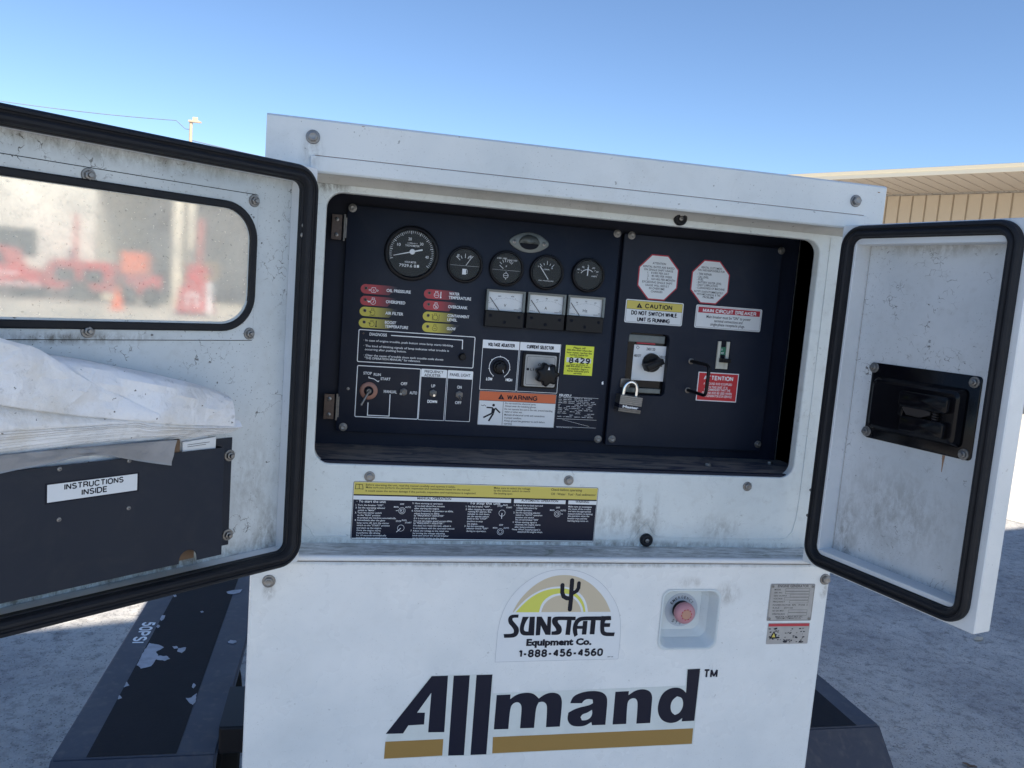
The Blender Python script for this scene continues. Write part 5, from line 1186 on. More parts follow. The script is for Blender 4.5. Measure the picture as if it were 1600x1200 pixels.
# switch boxes
q = MB().mat('print'); b2 = D['box2']; frame_line(q, b2, 1.4, .3, 2)
for kx in ('freq', 'plight'): frame_line(q, D[kx], .8, .3, 1)
frame_line(q, D['vadj'], .8, .3, .5); frame_line(q, D['csel'], .8, .3, .5)
for kx in ('freqh', 'plighth', 'vadjh', 'cselh'): b = D[kx]; q.prism(rrect(b[0], b[1], b[2], b[3], .8, 2), 0, .32)
q.line([tuple(p) for p in D['line1']], 1.4, .35); q.line([tuple(p) for p in D['arc1']], 1.2, .35)
kc = D['knob']; q.arc(kc[:2], D['knobarc'][2], 300, -120 + 360 - 360, 0, 0, 0) if False else None
q.arc(kc[:2], D['knobarc'][2], -58, 238, 1.1, .3, 40)
for a in (-58, -10, 40, 90, 140, 190, 238): q.line([(kc[0] + D['knobarc'][2] * math.cos(math.radians(a)), kc[1] + D['knobarc'][2] * math.sin(math.radians(a))), (kc[0] + (D['knobarc'][2] + 1.8) * math.cos(math.radians(a)), kc[1] + (D['knobarc'][2] + 1.8) * math.sin(math.radians(a)))], 1, .34)
texts(q, 'box2', .36, .006); q.mat('ink'); texts(q, 'freqh', .5, .006); texts(q, 'hdr', .5, .0)
q.build('switch_print', G, PANEL, recalc=False)
# key switch
c = D['key']; q = MB().mat('ring'); q.lathe(c[:2], [(15, 0), (15, 1.8), (14, 2.4), (8, 2.4)], 36, False); KS = q.build('key_switch', G, PANEL, 40)
q = MB().mat('matt'); q.lathe(c[:2], [(8, 0), (8, 4), (6.5, 5), (.01, 4)], 28); q.mat('steel'); q.lathe(c[:2], [(4.5, 4), (4.5, 8), (3.5, 9), (.01, 9)], 20); q.build('lock_barrel', KS, PANEL, 40)
kt = D['keytip'][0]; q = MB().mat('steel')
q.tube([(c[0] + 1, c[1] + 1, 8), (c[0] - 3, c[1] - 5, 15), (kt[0] + 1, kt[1] + 3, 17), (kt[0] - .3, kt[1] + .5, 17)], [2.4, 2.2, 2.2, 2.6], 10); q.build('ignition_key', KS, PANEL, 50)
# toggles
for kx, dx, dy in (('tog1', -5.5, -2), ('tog2', .5, -2), ('tog3', .8, -6)):
    c = D[kx]; q = MB().mat('darksteel'); H = [(c[0] + 6.8 * math.cos(math.radians(60 * i + 30)), c[1] + 6.8 * math.sin(math.radians(60 * i + 30))) for i in range(6)]
    q.prism(H, 0, 2.6, .5); q.lathe(c[:2], [(4.6, 2.6), (4.6, 6), (3.8, 6.4), (.01, 5)], 20); TG = q.build('toggle_switch', G, PANEL, 30)
    q = MB().mat('chrome'); q.tube([(c[0], c[1], 5), (c[0] + dx * .6, c[1] + dy * .6, 10), (c[0] + dx, c[1] + dy, 15)], [1.2, 1.5, 2.1], 10); q.build('toggle_lever', TG, PANEL, 50)
put(screw_s, 'screw', PLo, PANEL, D['screw'][0], D['screw'][1], 0)
# voltage knob
c = D['knob']; q = MB().mat('black'); q.lathe(c[:2], [(12.6, 0), (12.4, 3), (11, 4.5), (9.4, 5)], 36); H = []
for i in range(48):
    a = 2 * math.pi * i / 48; r_ = 8.6 + .7 * math.cos(8 * a); H.append((c[0] + r_ * math.cos(a), c[1] + r_ * math.sin(a)))
q.prism(H, 4.8, 15, 1); VK = q.build('voltage_adjuster_knob', G, PANEL, 35)
q = MB().mat('print'); q.line([(c[0] + 3.2, c[1] - 2.8), (c[0] + 5, c[1] - 8.2)], .9, 15.1); q.build('knob_mark', VK, PANEL, recalc=False)
# current selector
b = D['selblack']; q = MB().mat('black'); q.prism(rrect(b[0], b[1], b[2], b[3], 3, 3), 0, 5, 1); CS = q.build('current_selector', G, PANEL, 30)
b = D['selplate']; q = MB().mat('plate'); q.prism(rrect(b[0], b[1], b[2], b[3], 3, 3), 5, 5.8, .2); q.mat('ink'); frame_line(q, (b[0] + 3, b[1] + 3, b[2] - 3, b[3] - 3), .5, 5.95, 3)
q.text('OFF', (b[0] + b[2]) / 2 + 1, b[3] - 17, 12, 4.6, 6.0); q.text('L1', b[0] + 13, (b[1] + b[3]) / 2 + 2, 6, 4.2, 6.0); q.disc((b[0] + 5.5, (b[1] + b[3]) / 2 + 2), 2.4, 6.0)
q.build('selector_dial_plate', CS, PANEL)
c = D['selknob']; c = (-14.2, 1481.5); q = MB().mat('black'); H = []
for i in range(72):
    a = 2 * math.pi * i / 72 + .3; r_ = 18.5 + 2.6 * math.cos(7 * a - .6); H.append((c[0] + r_ * math.cos(a), c[1] + r_ * math.sin(a)))
q.lathe(c, [(11, 5.8), (11, 20)], 24, False); q.prism(H, 18, 36, 3.2); q.build('selector_knob', CS, PANEL, 40)
q = MB().mat('print'); q.flat([(c[0] - 1.6, c[1] + 9), (c[0] + 2.2, c[1] + 9), (c[0] + .3, c[1] + 15)], 36.1); q.build('knob_pointer', CS, PANEL)
# service sticker
b = D['yellow']; q = MB().mat('lime'); q.prism([(b[0], b[1]), (b[2], b[1]), (b[2], b[3]), (b[0], b[3])], 0, .3); w_ = D['yellowwhite']
q.mat('sticker'); q.flat([(w_[0], w_[1]), (w_[2], w_[1]), (w_[2], w_[3]), (w_[0], w_[3])], .42); q.mat('ink'); texts(q, 'yellow', .5, .008)
for t_ in TX['yellow8']: sign(q, t_[0], t_[1], t_[2], t_[3], t_[4], .6, .22)
o = q.build('service_sticker', G, PANEL); o['label'] = 'lime yellow service sticker with handwritten 8429'
q = MB().mat('print'); q.flat([(96, 1466), (99, 1467), (97.8, 1473), (95, 1470)], .3); q.build('paint_chip', PLo, PANEL)
# electric shock warning
b = D['warn']; q = MB().mat('sticker'); q.prism(rrect(b[0], b[1], b[2], b[3], 1, 2), 0, .3); w_ = D['warnh']
q.mat('orange'); q.flat([(w_[0] + .6, w_[1]), (w_[2] - .6, w_[1]), (w_[2] - .6, w_[3] - .6), (w_[0] + .6, w_[3] - .6)], .45)
q.mat('ink'); texts(q, 'warn', .6, .025); t3_ = D['warntri']; q.flat([tuple(p) for p in t3_], .6); dv = D['warndiv']; q.line([tuple(p) for p in dv], .7, .5); frame_line(q, (b[0] + .5, b[1] + .5, b[2] - .5, b[3] - .5), .4, .5, .5)
q.line([(w_[0], w_[1]), (w_[2], w_[1])], .6, .62); texts(q, 'warn2', .5)
q.disc(tuple(D['m_head'][0]), 2.4, .55, 16); q.flat([tuple(p) for p in D['m_body']], .56)
for kx, ww in (('m_arm1', 2.4), ('m_arm2', 2.6), ('m_leg1', 3), ('m_leg2', 2.8)): q.line([tuple(p) for p in D[kx]], ww, .58 + .01 * ww)
q.line([tuple(p) for p in D['m_bolt']], .8, .55)
cx, cy = sum(p[0] for p in t3_) / 3, sum(p[1] for p in t3_) / 3
q.mat('orange'); q.text('!', cx, cy - .2, .8, 4, .7)
o = q.build('shock_warning_sticker', G, PANEL); o['label'] = 'orange headed WARNING sticker with shocked figure'
# engine plate
b = D['plate']; q = MB().mat('navy'); q.prism(rrect(b[0], b[1], b[2], b[3], 1, 2), 0, .3); q.mat('print'); q.text('ISUZU', b[0] + 13, b[3] - 3.4, 22, 3.6, .42, .02)
rnd = random.Random(4); yy = b[3] - 8
q.line([(b[0] + 1, b[3] - 6.5), (b[2] - 1, b[3] - 6.5)], .4, .4)
wordbank = ['OUTPUT', 'ENGINE', 'kW', 'rpm', 'MODEL', 'SER.NO.', 'FUEL', 'DIESEL', 'YEAR', 'FAMILY', 'DISP.', 'IDLE', 'TIMING', 'LASH', 'EMISSION']
while yy > b[1] + 20:
    xx = b[0] + 1.5
    while xx < b[2] - 12:
        s_ = rnd.choice(wordbank); wl = len(s_) * 1.35; 
        if rnd.random() < .85: q.text(s_, xx + wl / 2, yy, wl, 1.5, .42)
        xx += wl + rnd.choice((1.2, 2.5, 5))
    yy -= 3.1
lo = D['platelow']; q.line([(b[0] + 1, b[1] + 17), (b[2] - 1, b[1] + 17)], .45, .4); q.line([(b[0] + 12, b[1] + 15.5), (b[2] - 14, b[1] + 5)], .35, .4); q.line([(b[0] + 1, b[1] + 2.6), (b[2] - 1, b[1] + 2.6)], .4, .4)
q.text('NOT FOR HIGHWAY USE', b[0] + 16, b[1] + 1.2, 28, 1.2, .42)
q.build('engine_data_plate', G, PANEL)
# octagonal stickers
for kx, lab in (('oct1', 'octagonal red edged sticker about rental rates'), ('oct2', 'octagonal red edged sticker about renter duties')):
    c = D[kx]; R_ = 43.6 if kx == 'oct1' else 42.6; sx_ = .945
    O = lambda r_: [(c[0] + r_ * sx_ * math.cos(math.radians(22.5 + 45 * i)), c[1] + r_ * math.sin(math.radians(22.5 + 45 * i))) for i in range(8)]
    q = MB().mat('red'); q.prism(O(R_), 0, .25); q.mat('sticker'); q.flat(O(R_ - 2.3), .38); q.mat('ink'); texts(q, kx, .5)
    o = q.build('octagonal_sticker', G, PANEL); o['label'] = lab
# caution
b = D['caution']; q = MB().mat('sticker'); q.prism(rrect(b[0], b[1], b[2], b[3], 3, 4), 0, .25); w_ = (b[0] + 2, b[1] + 2, b[2] - 2, b[3] - 2)
yb = D['cautiony'][1]
q.mat('yellow'); q.flat([(w_[0], yb), (w_[2], yb), (w_[2], w_[3]), (w_[0], w_[3])], .36); q.mat('ink'); frame_line(q, w_, .4, .42, 2); q.line([(w_[0], yb), (w_[2], yb)], .5, .44)
texts(q, 'cautiont', .5, .03); texts(q, 'caution', .5, .004); t3_ = D['cautri']; q.flat([tuple(p) for p in t3_], .5)
cx, cy = sum(p[0] for p in t3_) / 3, sum(p[1] for p in t3_) / 3; q.mat('yellow'); q.text('!', cx, cy - .2, .9, 4.4, .62)
o = q.build('caution_sticker', G, PANEL); o['label'] = 'yellow headed CAUTION do not switch while running sticker'
# main circuit breaker
b = D['mcb']; q = MB().mat('sticker'); q.prism(rrect(b[0], b[1], b[2], b[3], 3, 4), 0, .25); w_ = (b[0] + 2, b[1] + 2, b[2] - 2, b[3] - 2); r_ = D['mcbr']
q.mat('ink'); frame_line(q, w_, .4, .42, 2); q.mat('red'); q.flat([(r_[0], r_[1]), (r_[2], r_[1]), (r_[2], r_[3]), (r_[0], r_[3])], .40)
q.mat('print'); texts(q, 'mcbr', .55, .02); q.mat('ink'); texts(q, 'mcb', .5)
o = q.build('breaker_sticker', G, PANEL); o['label'] = 'red headed MAIN CIRCUIT BREAKER sticker'
# voltage selector switch in its cut-out
b = D['cut']; q = MB().mat('gloss'); q.prism(rrect(b[0] - 4, b[1] - 4, b[2] + 4, b[3] + 4, 8, 4), -15, -14.2); VS = q.build('voltage_selector', G, PANEL)
q = MB().mat('greyring'); q.box((b[0] + 2, b[1] + 3, -14), (b[2] - 6, b[1] + 12, -6), 1); q.build('selector_base', VS, PANEL)
q = MB().mat('greyring'); q.box((b[0] + 3, b[3] - 17, -14), (b[2] - 6, b[3] - 3, -8), 1); q.mat('red'); q.box((b[0] + 20, b[3] - 19.5, -14), (b[2] - 24, b[3] - 17.2, -9)); q.build('selector_base', VS, PANEL)
b = D['swplate']; q = MB().mat('plate'); q.mats[0] = 'sticker'; q.prism(rrect(b[0], b[1], b[2], b[3], 1, 2), -2, 2, .4); q.mat('ink')
texts(q, 'sw', 2.2, .004); q.line([(b[0] + 4, b[3] - 5), (b[0] + 7, b[3] - 2), (b[0] + 10, b[3] - 5), (b[0] + 7, b[3] - 8)], .6, 2.2, True); q.text('SUNGHO ELECTRIC' if False else '-------', b[0] + 10, b[1] + 2.5, 16, 1.2, 2.2)
q.build('selector_plate', VS, SWITCH)
c = D['swknob']; q = MB().mat('black'); q.lathe(c[:2], [(17.5, 2), (17, 8), (16, 10), (.01, 10)], 36); q.build('selector_knob', VS, SWITCH, 40)
a = math.radians(206); ux, uy = math.cos(a), math.sin(a)
def R2(x, y): return (c[0] + x * ux - y * uy, c[1] + x * uy + y * ux)
q = MB().mat('black'); q.prism([R2(-14, -5), R2(20, -6.5), R2(20, 6.5), R2(-14, 5)], 9, 34, 2); q.build('selector_lever', VS, SWITCH, 30)
put(screw_s, 'screw', VS, SWITCH, R2(-13, 4)[0] + 3, R2(-13, 4)[1] - 6, 10)
# lock tab under the selector
q = MB().mat('darksteel'); q.prism(rrect(130, 1464, 148, 1480, 2, 3), 1, 3, .3); q.build('lock_tab', G, PANEL)
# breaker
b = D['brk']; q = MB().mat('matt'); q.prism([(b[0], b[1]), (b[2], b[1]), (b[2], b[3]), (b[0], b[3])], 0, .6); CB = q.build('circuit_breaker', G, PANEL)
q = MB().mat('cream'); q.box((b[0] + .5, b[1] + 2, .6), (b[0] + 6.5, b[3] - 2, 4), .5); q.box((b[2] - 9.5, b[1] + 2, .6), (b[2] - 3.5, b[3] - 2, 4), .5); q.box((b[0] + 6.5, b[1] + 2, .6), (b[2] - 9.5, b[1] + 14, 2)); q.build('breaker_frame', CB, PANEL)
g_ = D['brkg']; q = MB().mat('green'); q.box((g_[0] - 2, g_[1], .6), (g_[2] + 2, g_[3] + 1, 2)); q.mat('print'); q.text('O', (g_[0] + g_[2]) / 2 - 1.5, g_[3] - 3.4, 3, 3.4, 2.1); q.text('FF', (g_[0] + g_[2]) / 2 + .5, g_[1] + 3.4, 5, 3.4, 2.1); q.build('off_window', CB, PANEL)
h_ = D['brkh'][0]; q = MB().mat('black'); q.box((h_[0] - 11, h_[1] - 3.5, 1), (h_[0] + 7, h_[1] + 3.5, 17), 1.2); q.build('breaker_lever', CB, PANEL)
# attention ground rod
b = D['att']; q = MB().mat('print'); q.prism([(b[0], b[1]), (b[2], b[1]), (b[2], b[3]), (b[0], b[3])], 0, .25); q.mat('attred'); q.flat([(b[0] + 1.6, b[1] + 1.6), (b[2] - 1.6, b[1] + 1.6), (b[2] - 1.6, b[3] - 1.6), (b[0] + 1.6, b[3] - 1.6)], .38); q.mat('print'); texts(q, 'att', .5, .03); texts(q, 'att2', .5, .006)
o = q.build('attention_sticker', G, PANEL); o['label'] = 'red ATTENTION ground rod sticker'
# pull handle
h0, h1 = D['handle']; q = MB().mat('black')
def arcpts(c0, c1, c2, n=6): return [tuple(Vector(c0).lerp(Vector(c1), t / n).lerp(Vector(c1).lerp(Vector(c2), t / n), t / n)) for t in range(n + 1)]
zt = 76
pth = [(h0[0], h0[1], 0)] + arcpts((h0[0], h0[1], zt - 12), (h0[0], h0[1], zt), (h0[0], h0[1] - 11, zt)) + arcpts((h1[0], h1[1] + 11, zt), (h1[0], h1[1], zt), (h1[0], h1[1], zt - 12)) + [(h1[0], h1[1], 0)]
q.tube(pth, 3.1, 12); HD = q.build('pull_handle', G, PANEL, 60)
for hh_ in (h0, h1):
    q = MB().mat('darksteel'); q.lathe(hh_, [(5.5, 0), (5.5, 1), (4, 1.4)], 16); q.build('handle_washer', HD, PANEL)

# ------------------------------------------------------------------ gauges
def gauge(key, name, lab, R, tick, needle, extra):
    c = D[key][:2]; q = MB().mat('black')
    q.lathe(c, [(R, 0), (R, 5), (R * .985, 7.5), (R * .95, 8.6), (R * .90, 8.8), (R * .865, 8.0), (R * .85, 6.2), (R * .84, 2.2)], 56, False); GO = q.build(name, G, PANEL, 30); GO['label'] = lab
    q = MB().mat('dial'); q.disc(c, R * .85, 2.2, 48); q.mat('print'); tick(q, c, R); q.build('dial', GO, PANEL, recalc=False)
    q = MB().mat('print'); needle(q, c, R); q.build('needle', GO, PANEL)
    q = MB().mat('glass'); q.disc(c, R * .848, 6.4, 48); q.build('dial_glass', GO, PANEL, recalc=False)
def pol(c, r, a): return (c[0] + r * math.cos(math.radians(a)), c[1] + r * math.sin(math.radians(a)))
RT = D['tach'][2]
def t_tach(q, c, R):
    for i in range(46):
        a = 197 - 233 * i / 45; big = i % 5 == 0
        q.line([pol(c, R * (.70 if big else .73), a), pol(c, R * .81, a)], R * (.020 if big else .012), 2.4)
    for s_, dx, dy in (('10', -150, 90), ('20', -28, 162), ('30', 108, 115), ('40', 178, -28)):
        q.text(s_, c[0] + dx / 312 * R, c[1] + dy / 312 * R, R * .125, R * .105, 2.5)
    q.text('x100min-1', c[0], c[1] + R * .37, R * .36, R * .05, 2.5); q.text('TACHOMETER', c[0] + R * .01, c[1] + R * .28, R * .52, R * .07, 2.5)
    q.text('HOUR METER', c[0] - R * .02, c[1] - R * .32, R * .42, R * .07, 2.5); q.text('7929.6 8', c[0] - R * .12, c[1] - R * .45, R * .62, R * .11, 2.5)
    q.box((c[0] + R * .22, c[1] - R * .50, 2.3), (c[0] + R * .30, c[1] - R * .40, 2.6))
def n_tach(q, c, R):
    c = (c[0] + R * .02, c[1] + R * .06); q.lathe(c, [(R * .10, 3), (R * .10, 4.4), (R * .08, 5), (.01, 5)], 20)
    a = pol(c, R * .70, 195); b = pol(c, R * .38, 15); d = Vector((-math.sin(math.radians(15)), math.cos(math.radians(15))))
    w = R * .020; e_ = R * .028
    q.prism([(a[0] + d.x * w * .5, a[1] + d.y * w * .5), (a[0] - d.x * w * .5, a[1] - d.y * w * .5), (b[0] - d.x * e_, b[1] - d.y * e_), (b[0] + d.x * e_, b[1] + d.y * e_)], 3.2, 3.9)
gauge('tach', 'tachometer', 'large round tachometer with hour meter', RT, t_tach, n_tach, None)
def t_fuel(q, c, R):
    for a, l in ((140, 9), (118, 5), (90, 7), (66, 5), (48, 9)):
        q.line([pol(c, R * .36, a), pol(c, R * (.36 + l / 30), a)], .8, 2.4)
    q.text('E', c[0] - R * .38, c[1] + R * .46, 3.4, 4.6, 2.5); q.text('F', c[0] + R * .30, c[1] + R * .44, 3.4, 4.6, 2.5)
    q.line([(c[0] - R * .8, c[1] - R * .06), (c[0] + R * .8, c[1] - R * .06)], .25, 2.4)
    x, y = c[0], c[1] - R * .38; q.flat([(x - 3.6, y - 5), (x + 3, y - 5), (x + 3, y + 4.6), (x - 3.6, y + 4.6)], 2.45); q.line([(x + 3, y - 3), (x + 5, y - 3), (x + 5, y + 2), (x + 3.6, y + 4.4)], .6, 2.5)
def n_fuel(q, c, R): q.tube([(c[0] + R * .06, c[1] - R * .04, 3.4), (c[0] + R * .30, c[1] + R * .34, 3.4)], .45, 6)
gauge('fuel', 'fuel_gauge', 'round fuel gauge marked E and F', 31, t_fuel, n_fuel, None)
def t_temp(q, c, R):
    for a in (140, 118, 100, 84, 68, 56, 45): q.line([pol(c, R * .36, a), pol(c, R * .52, a)], .7, 2.4)
    q.text('120 180', c[0] - R * .28, c[1] + R * .55, R * .55, 2.6, 2.5); q.text('210 250', c[0] + R * .34, c[1] + R * .48, R * .5, 2.6, 2.5); q.text('F', c[0], c[1] + R * .12, 2, 3, 2.5)
    q.line([(c[0] - R * .8, c[1] - R * .1), (c[0] + R * .8, c[1] - R * .1)], .25, 2.4); q.arc((c[0], c[1] - R * .40), 4.2, 0, 355, .7, 2.45, 20); q.line([(c[0] - 4, c[1] - R * .40), (c[0] + 4, c[1] - R * .40)], .6, 2.5); q.line([(c[0], c[1] - R * .40 + 4.2), (c[0], c[1] - R * .18)], .9, 2.5); q.line([(c[0], c[1] - R * .40 - 4.2), (c[0], c[1] - R * .62)], .9, 2.5)
def n_temp(q, c, R): q.tube([(c[0] - R * .18, c[1] - R * .02, 3.4), (c[0] - R * .40, c[1] + R * .16, 3.4)], .45, 6)
gauge('temp', 'temperature_gauge', 'round engine temperature gauge', 30.5, t_temp, n_temp, None)
def t_oil(q, c, R):
    for a, l in ((133, .20), (112, .12), (90, .22), (68, .12), (48, .20)): q.line([pol(c, R * .42, a), pol(c, R * (.42 + l), a)], .8, 2.4)
    q.text('x100kPa', c[0] - R * .03, c[1] + R * .16, R * .36, 2.2, 2.5); q.text('0', c[0] - R * .5, c[1] + R * .30, 1.6, 2.4, 2.5); q.text('10', c[0] + R * .30, c[1] + R * .25, 3, 2.4, 2.5)
    q.text('OIL PRESSURE', c[0], c[1] - R * .48, R * .9, 1.8, 2.5)
def n_oil(q, c, R): q.tube([(c[0] + R * .12, c[1] - R * .40, 3.4), (c[0] - R * .42, c[1] + R * .32, 3.4)], .7, 6)
gauge('oil', 'oil_pressure_gauge', 'round oil pressure gauge with long needle', 30.5, t_oil, n_oil, None)
def t_amp(q, c, R):
    q.arc((c[0] - R * .03, c[1] - R * .14), R * .46, 48, 150, 1.1, 2.4, 16)
    for a in (150, 125, 90, 60, 35): q.line([pol(c, R * .46, a), pol(c, R * .54, a)], .7, 2.45)
    for s_, dx, dy in (('60', -.60, .30), ('30', -.34, .46), ('0', -.03, .56), ('30', .33, .44), ('60', .55, .24)): q.text(s_, c[0] + dx * R, c[1] + dy * R, 2.2 if s_ == '0' else 4, 2.6, 2.5)
    q.text('AMPS', c[0] + R * .38, c[1] - R * .04, R * .34, 2.6, 2.5); q.text('-', c[0] - R * .6, c[1] + R * .12, 1.8, 3, 2.5); q.text('+', c[0] + R * .56, c[1] + R * .06, 1.8, 2.4, 2.5)
def n_amp(q, c, R): q.tube([(c[0] - R * .04, c[1] - R * .04, 3.4), (c[0] - R * .03, c[1] + R * .46, 3.4)], 1.0, 6)
gauge('amps', 'ammeter_gauge', 'round charging ammeter, rightmost of the gauges', 30, t_amp, n_amp, None)
# panel lamp
lp = D['lamp']; c = ((lp[1][0] + lp[2][0]) / 2, (lp[3][1] + lp[4][1]) / 2)
q = MB().mat('greyring'); P = []
for i in range(48):
    a = 2 * math.pi * i / 48; P.append((c[0] + 35 * math.copysign(abs(math.cos(a)) ** 1.15, math.cos(a)), c[1] + 17.5 * math.copysign(abs(math.sin(a)) ** .85, math.sin(a)) * (1 - .38 * abs(math.cos(a)) ** 3)))
q.prism(P, 0, 3, .8); LM = q.build('panel_lamp', G, PANEL, 40)
q = MB().mat('greyring'); n1_ = 16; n2_ = 6; vv_ = []; ff_ = []
for j in range(n2_ + 1):
    for i in range(n1_ + 1):
        a = math.pi * i / n1_; b_ = math.pi / 2 * j / n2_
        vv_.append((c[0] + 18.5 * math.cos(a) * (1 if j == 0 else math.cos(b_ * .75)), c[1] - 2 + 15 * math.sin(a) * math.cos(b_ * .9) , 3 + 14 * math.sin(b_) * (0.25 + .75 * math.sin(a))))
for j in range(n2_):
    for i in range(n1_): ff_.append((j * (n1_ + 1) + i, j * (n1_ + 1) + i + 1, (j + 1) * (n1_ + 1) + i + 1, (j + 1) * (n1_ + 1) + i))
q.add(vv_, ff_); q.build('lamp_hood', LM, PANEL, 60)
q = MB().mat('matt'); q.prism([(c[0] + 17 * math.cos(math.radians(180 + 180 * i / 16)), c[1] - 1.5 + 10.5 * math.sin(math.radians(180 + 180 * i / 16))) for i in range(17)], 3, 3.5); q.build('lamp_opening', LM, PANEL)
for dx in (-26.5, 26.5): put(screw_m, 'screw', LM, PANEL, c[0] + dx, c[1] - .5, 3)
# rectangular meters
for key, nm, unit, nums in (('volt', 'voltmeter', 'V', ('0', '200', '400', '600')), ('ampere', 'ammeter', 'A', ('0', '60', '90', '120', '180')), ('hertz', 'frequency_meter', 'Hz', ('45', '50', '55', '60', '65'))):
    b = D[key]; x0, y0, x1, y1 = b; ym = y0 + (y1 - y0) * .44; x1 -= .5
    q = MB().mat('black'); q.box((x0, y0, 0), (x1, ym, 15), 1.2); q.box((x0 + .5, ym - 1, 0), (x1 - .5, y1, 6), .5); MT = q.build(nm, G, PANEL); MT['label'] = 'rectangular white-faced meter marked ' + unit
    q = MB().mat('greyring')
    q.strip([(x, y, 15) for x, y in rrect(x0, ym, x1, y1, .8, 2)], [(x, y, 14) for x, y in rrect(x0 + 3.6, ym + .5, x1 - 3.6, y1 - 3.6, .4, 2)])
    q.strip([(x, y, 15) for x, y in rrect(x0, ym, x1, y1, .8, 2)], [(x, y, 5) for x, y in rrect(x0, ym, x1, y1, .8, 2)])
    q.strip([(x, y, 14) for x, y in rrect(x0 + 3.6, ym + .5, x1 - 3.6, y1 - 3.6, .4, 2)], [(x, y, 7) for x, y in rrect(x0 + 3.8, ym + .5, x1 - 3.8, y1 - 4, .4, 2)])
    q.build('meter_bezel', MT, PANEL)
    q = MB().mat('sticker'); q.flat([(x0 + 3, ym), (x1 - 3, ym), (x1 - 3, y1 - 3), (x0 + 3, y1 - 3)], 7.4); q.mat('ink')
    cc = ((x0 + x1) / 2 + 4, ym - 8); Rr_ = (y1 - ym) * .98 + 0
    for i in range(25):
        a = 140 - 92 * i / 24; big = i % 6 == 0
        ex = 1.15; p0 = (cc[0] + Rr_ * ex * math.cos(math.radians(a)), cc[1] + Rr_ * .80 * math.sin(math.radians(a)) + 2); p1 = (cc[0] + (Rr_ * ex + (2.6 if big else 1)) * math.cos(math.radians(a)), cc[1] + (Rr_ * .80 + (2.6 if big else 1)) * math.sin(math.radians(a)) + 2)
        q.line([p0, p1], .45, 7.6)
    for i, s_ in enumerate(nums):
        a = 140 - 92 * i / (len(nums) - 1); q.text(s_, cc[0] + (Rr_ * 1.15 + 3.4) * math.cos(math.radians(a)), cc[1] + 5.6 + Rr_ * .80 * math.sin(math.radians(a)) + 1, 1.8 * len(s_), 2.2, 7.6)
    q.text(unit, (x0 + x1) / 2 + .5, ym + 10, 4.2 * len(unit), 5.2, 7.6); q.text('CLASS 2.5', x0 + 11, ym + 3.4, 9, 1.3, 7.6); q.text('SERIES', x1 - 13, ym + 3.6, 9, 1.3, 7.6); q.arc((x1 - 7, ym + 5.5), 1.6, 0, 355, .4, 7.6, 12)
    q.build('meter_scale', MT, PANEL, recalc=False)
    q = MB().mat('ink'); q.tube([(x0 + 6.5 + 18, ym + .5, 9), (x0 + 7.0, ym + 22, 9)], .55, 6); q.build('needle', MT, PANEL)
    q = MB().mat('glass'); q.flat([(x0 + 3.6, ym + .5), (x1 - 3.6, ym + .5), (x1 - 3.6, y1 - 3.6), (x0 + 3.6, y1 - 3.6)], 13.6); q.build('meter_glass', MT, PANEL, recalc=False)
    for dx, dy in ((9, 19), (x1 - x0 - 9, 19), ((x1 - x0) / 2, 9)):
        q = MB().mat('matt'); q.lathe((x0 + dx, y0 + dy), [(2.8, 15), (2.8, 15.5), (2.2, 15.8), (1.8, 15.2), (.01, 15.2)], 16); q.build('screw', MT, PANEL)

# ------------------------------------------------------------------ instruction label on the face
b = D['instr']; q = MB().mat('sticker'); q.prism(rrect(b[0], b[1], b[2], b[3], 3, 4), 0, .3)
q.mat('ink'); frame_line(q, (b[0] + .6, b[1] + .6, b[2] - .6, b[3] - .6), .7, .38, 3)
h1 = D['in_h1']; ytop = h1[3] + 2.2
q.mat('logonavy'); q.flat([(b[0] + 1.6, b[1] + 2.6), (b[2] - 1.6, b[1] + 2.6), (b[2] - 1.6, ytop), (b[0] + 1.6, ytop)], .42)
q.mat('yellow'); q.flat([(b[0] + 1.6, ytop), (b[2] - 1.6, ytop), (b[2] - 1.6, b[3] - 1.6), (b[0] + 1.6, b[3] - 1.6)], .42)
q.mat('sticker')
x2 = D['in_h2']; x3 = D['in_h3']
for xa, xb in ((h1[0], x2[0] - 5), (x2[0], x2[2]), (x3[0], x3[2])): q.flat([(xa, h1[1]), (xb, h1[1]), (xb, h1[3]), (xa, h1[3])], .52)
q.mat('ink'); texts(q, 'inh', .62, .012); texts(q, 'iny', .55, .0); bk = D['book']; q.line([tuple(p) for p in bk], .8, .56, True); q.line([tuple(bk[2]), tuple(bk[5])], .8, .57)
q.mat('print'); texts(q, 'inb', .56, .0)
for kx, a in (('ic1', 180), ('ic2', 225), ('ic3', 270), ('ic4', None), ('ic5', 0)):
    c = D[kx]; q.arc(c[:2], 5.2, 0, 357, .5, .56, 20)
    if kx != 'ic2' and kx != 'ic3': q.arc(c[:2], 3, 0, 357, .5, .56, 16)
    if a is not None: q.line([c[:2], pol(c, 9.5 if kx in ('ic2', 'ic3') else 2, a)], 1.0, .58); q.line([pol(c, 6.5, a), pol(c, 9.5, a)], .8, .6)
o = q.build('instruction_label', G, FACE); o['label'] = 'wide yellow and navy operating instruction label'

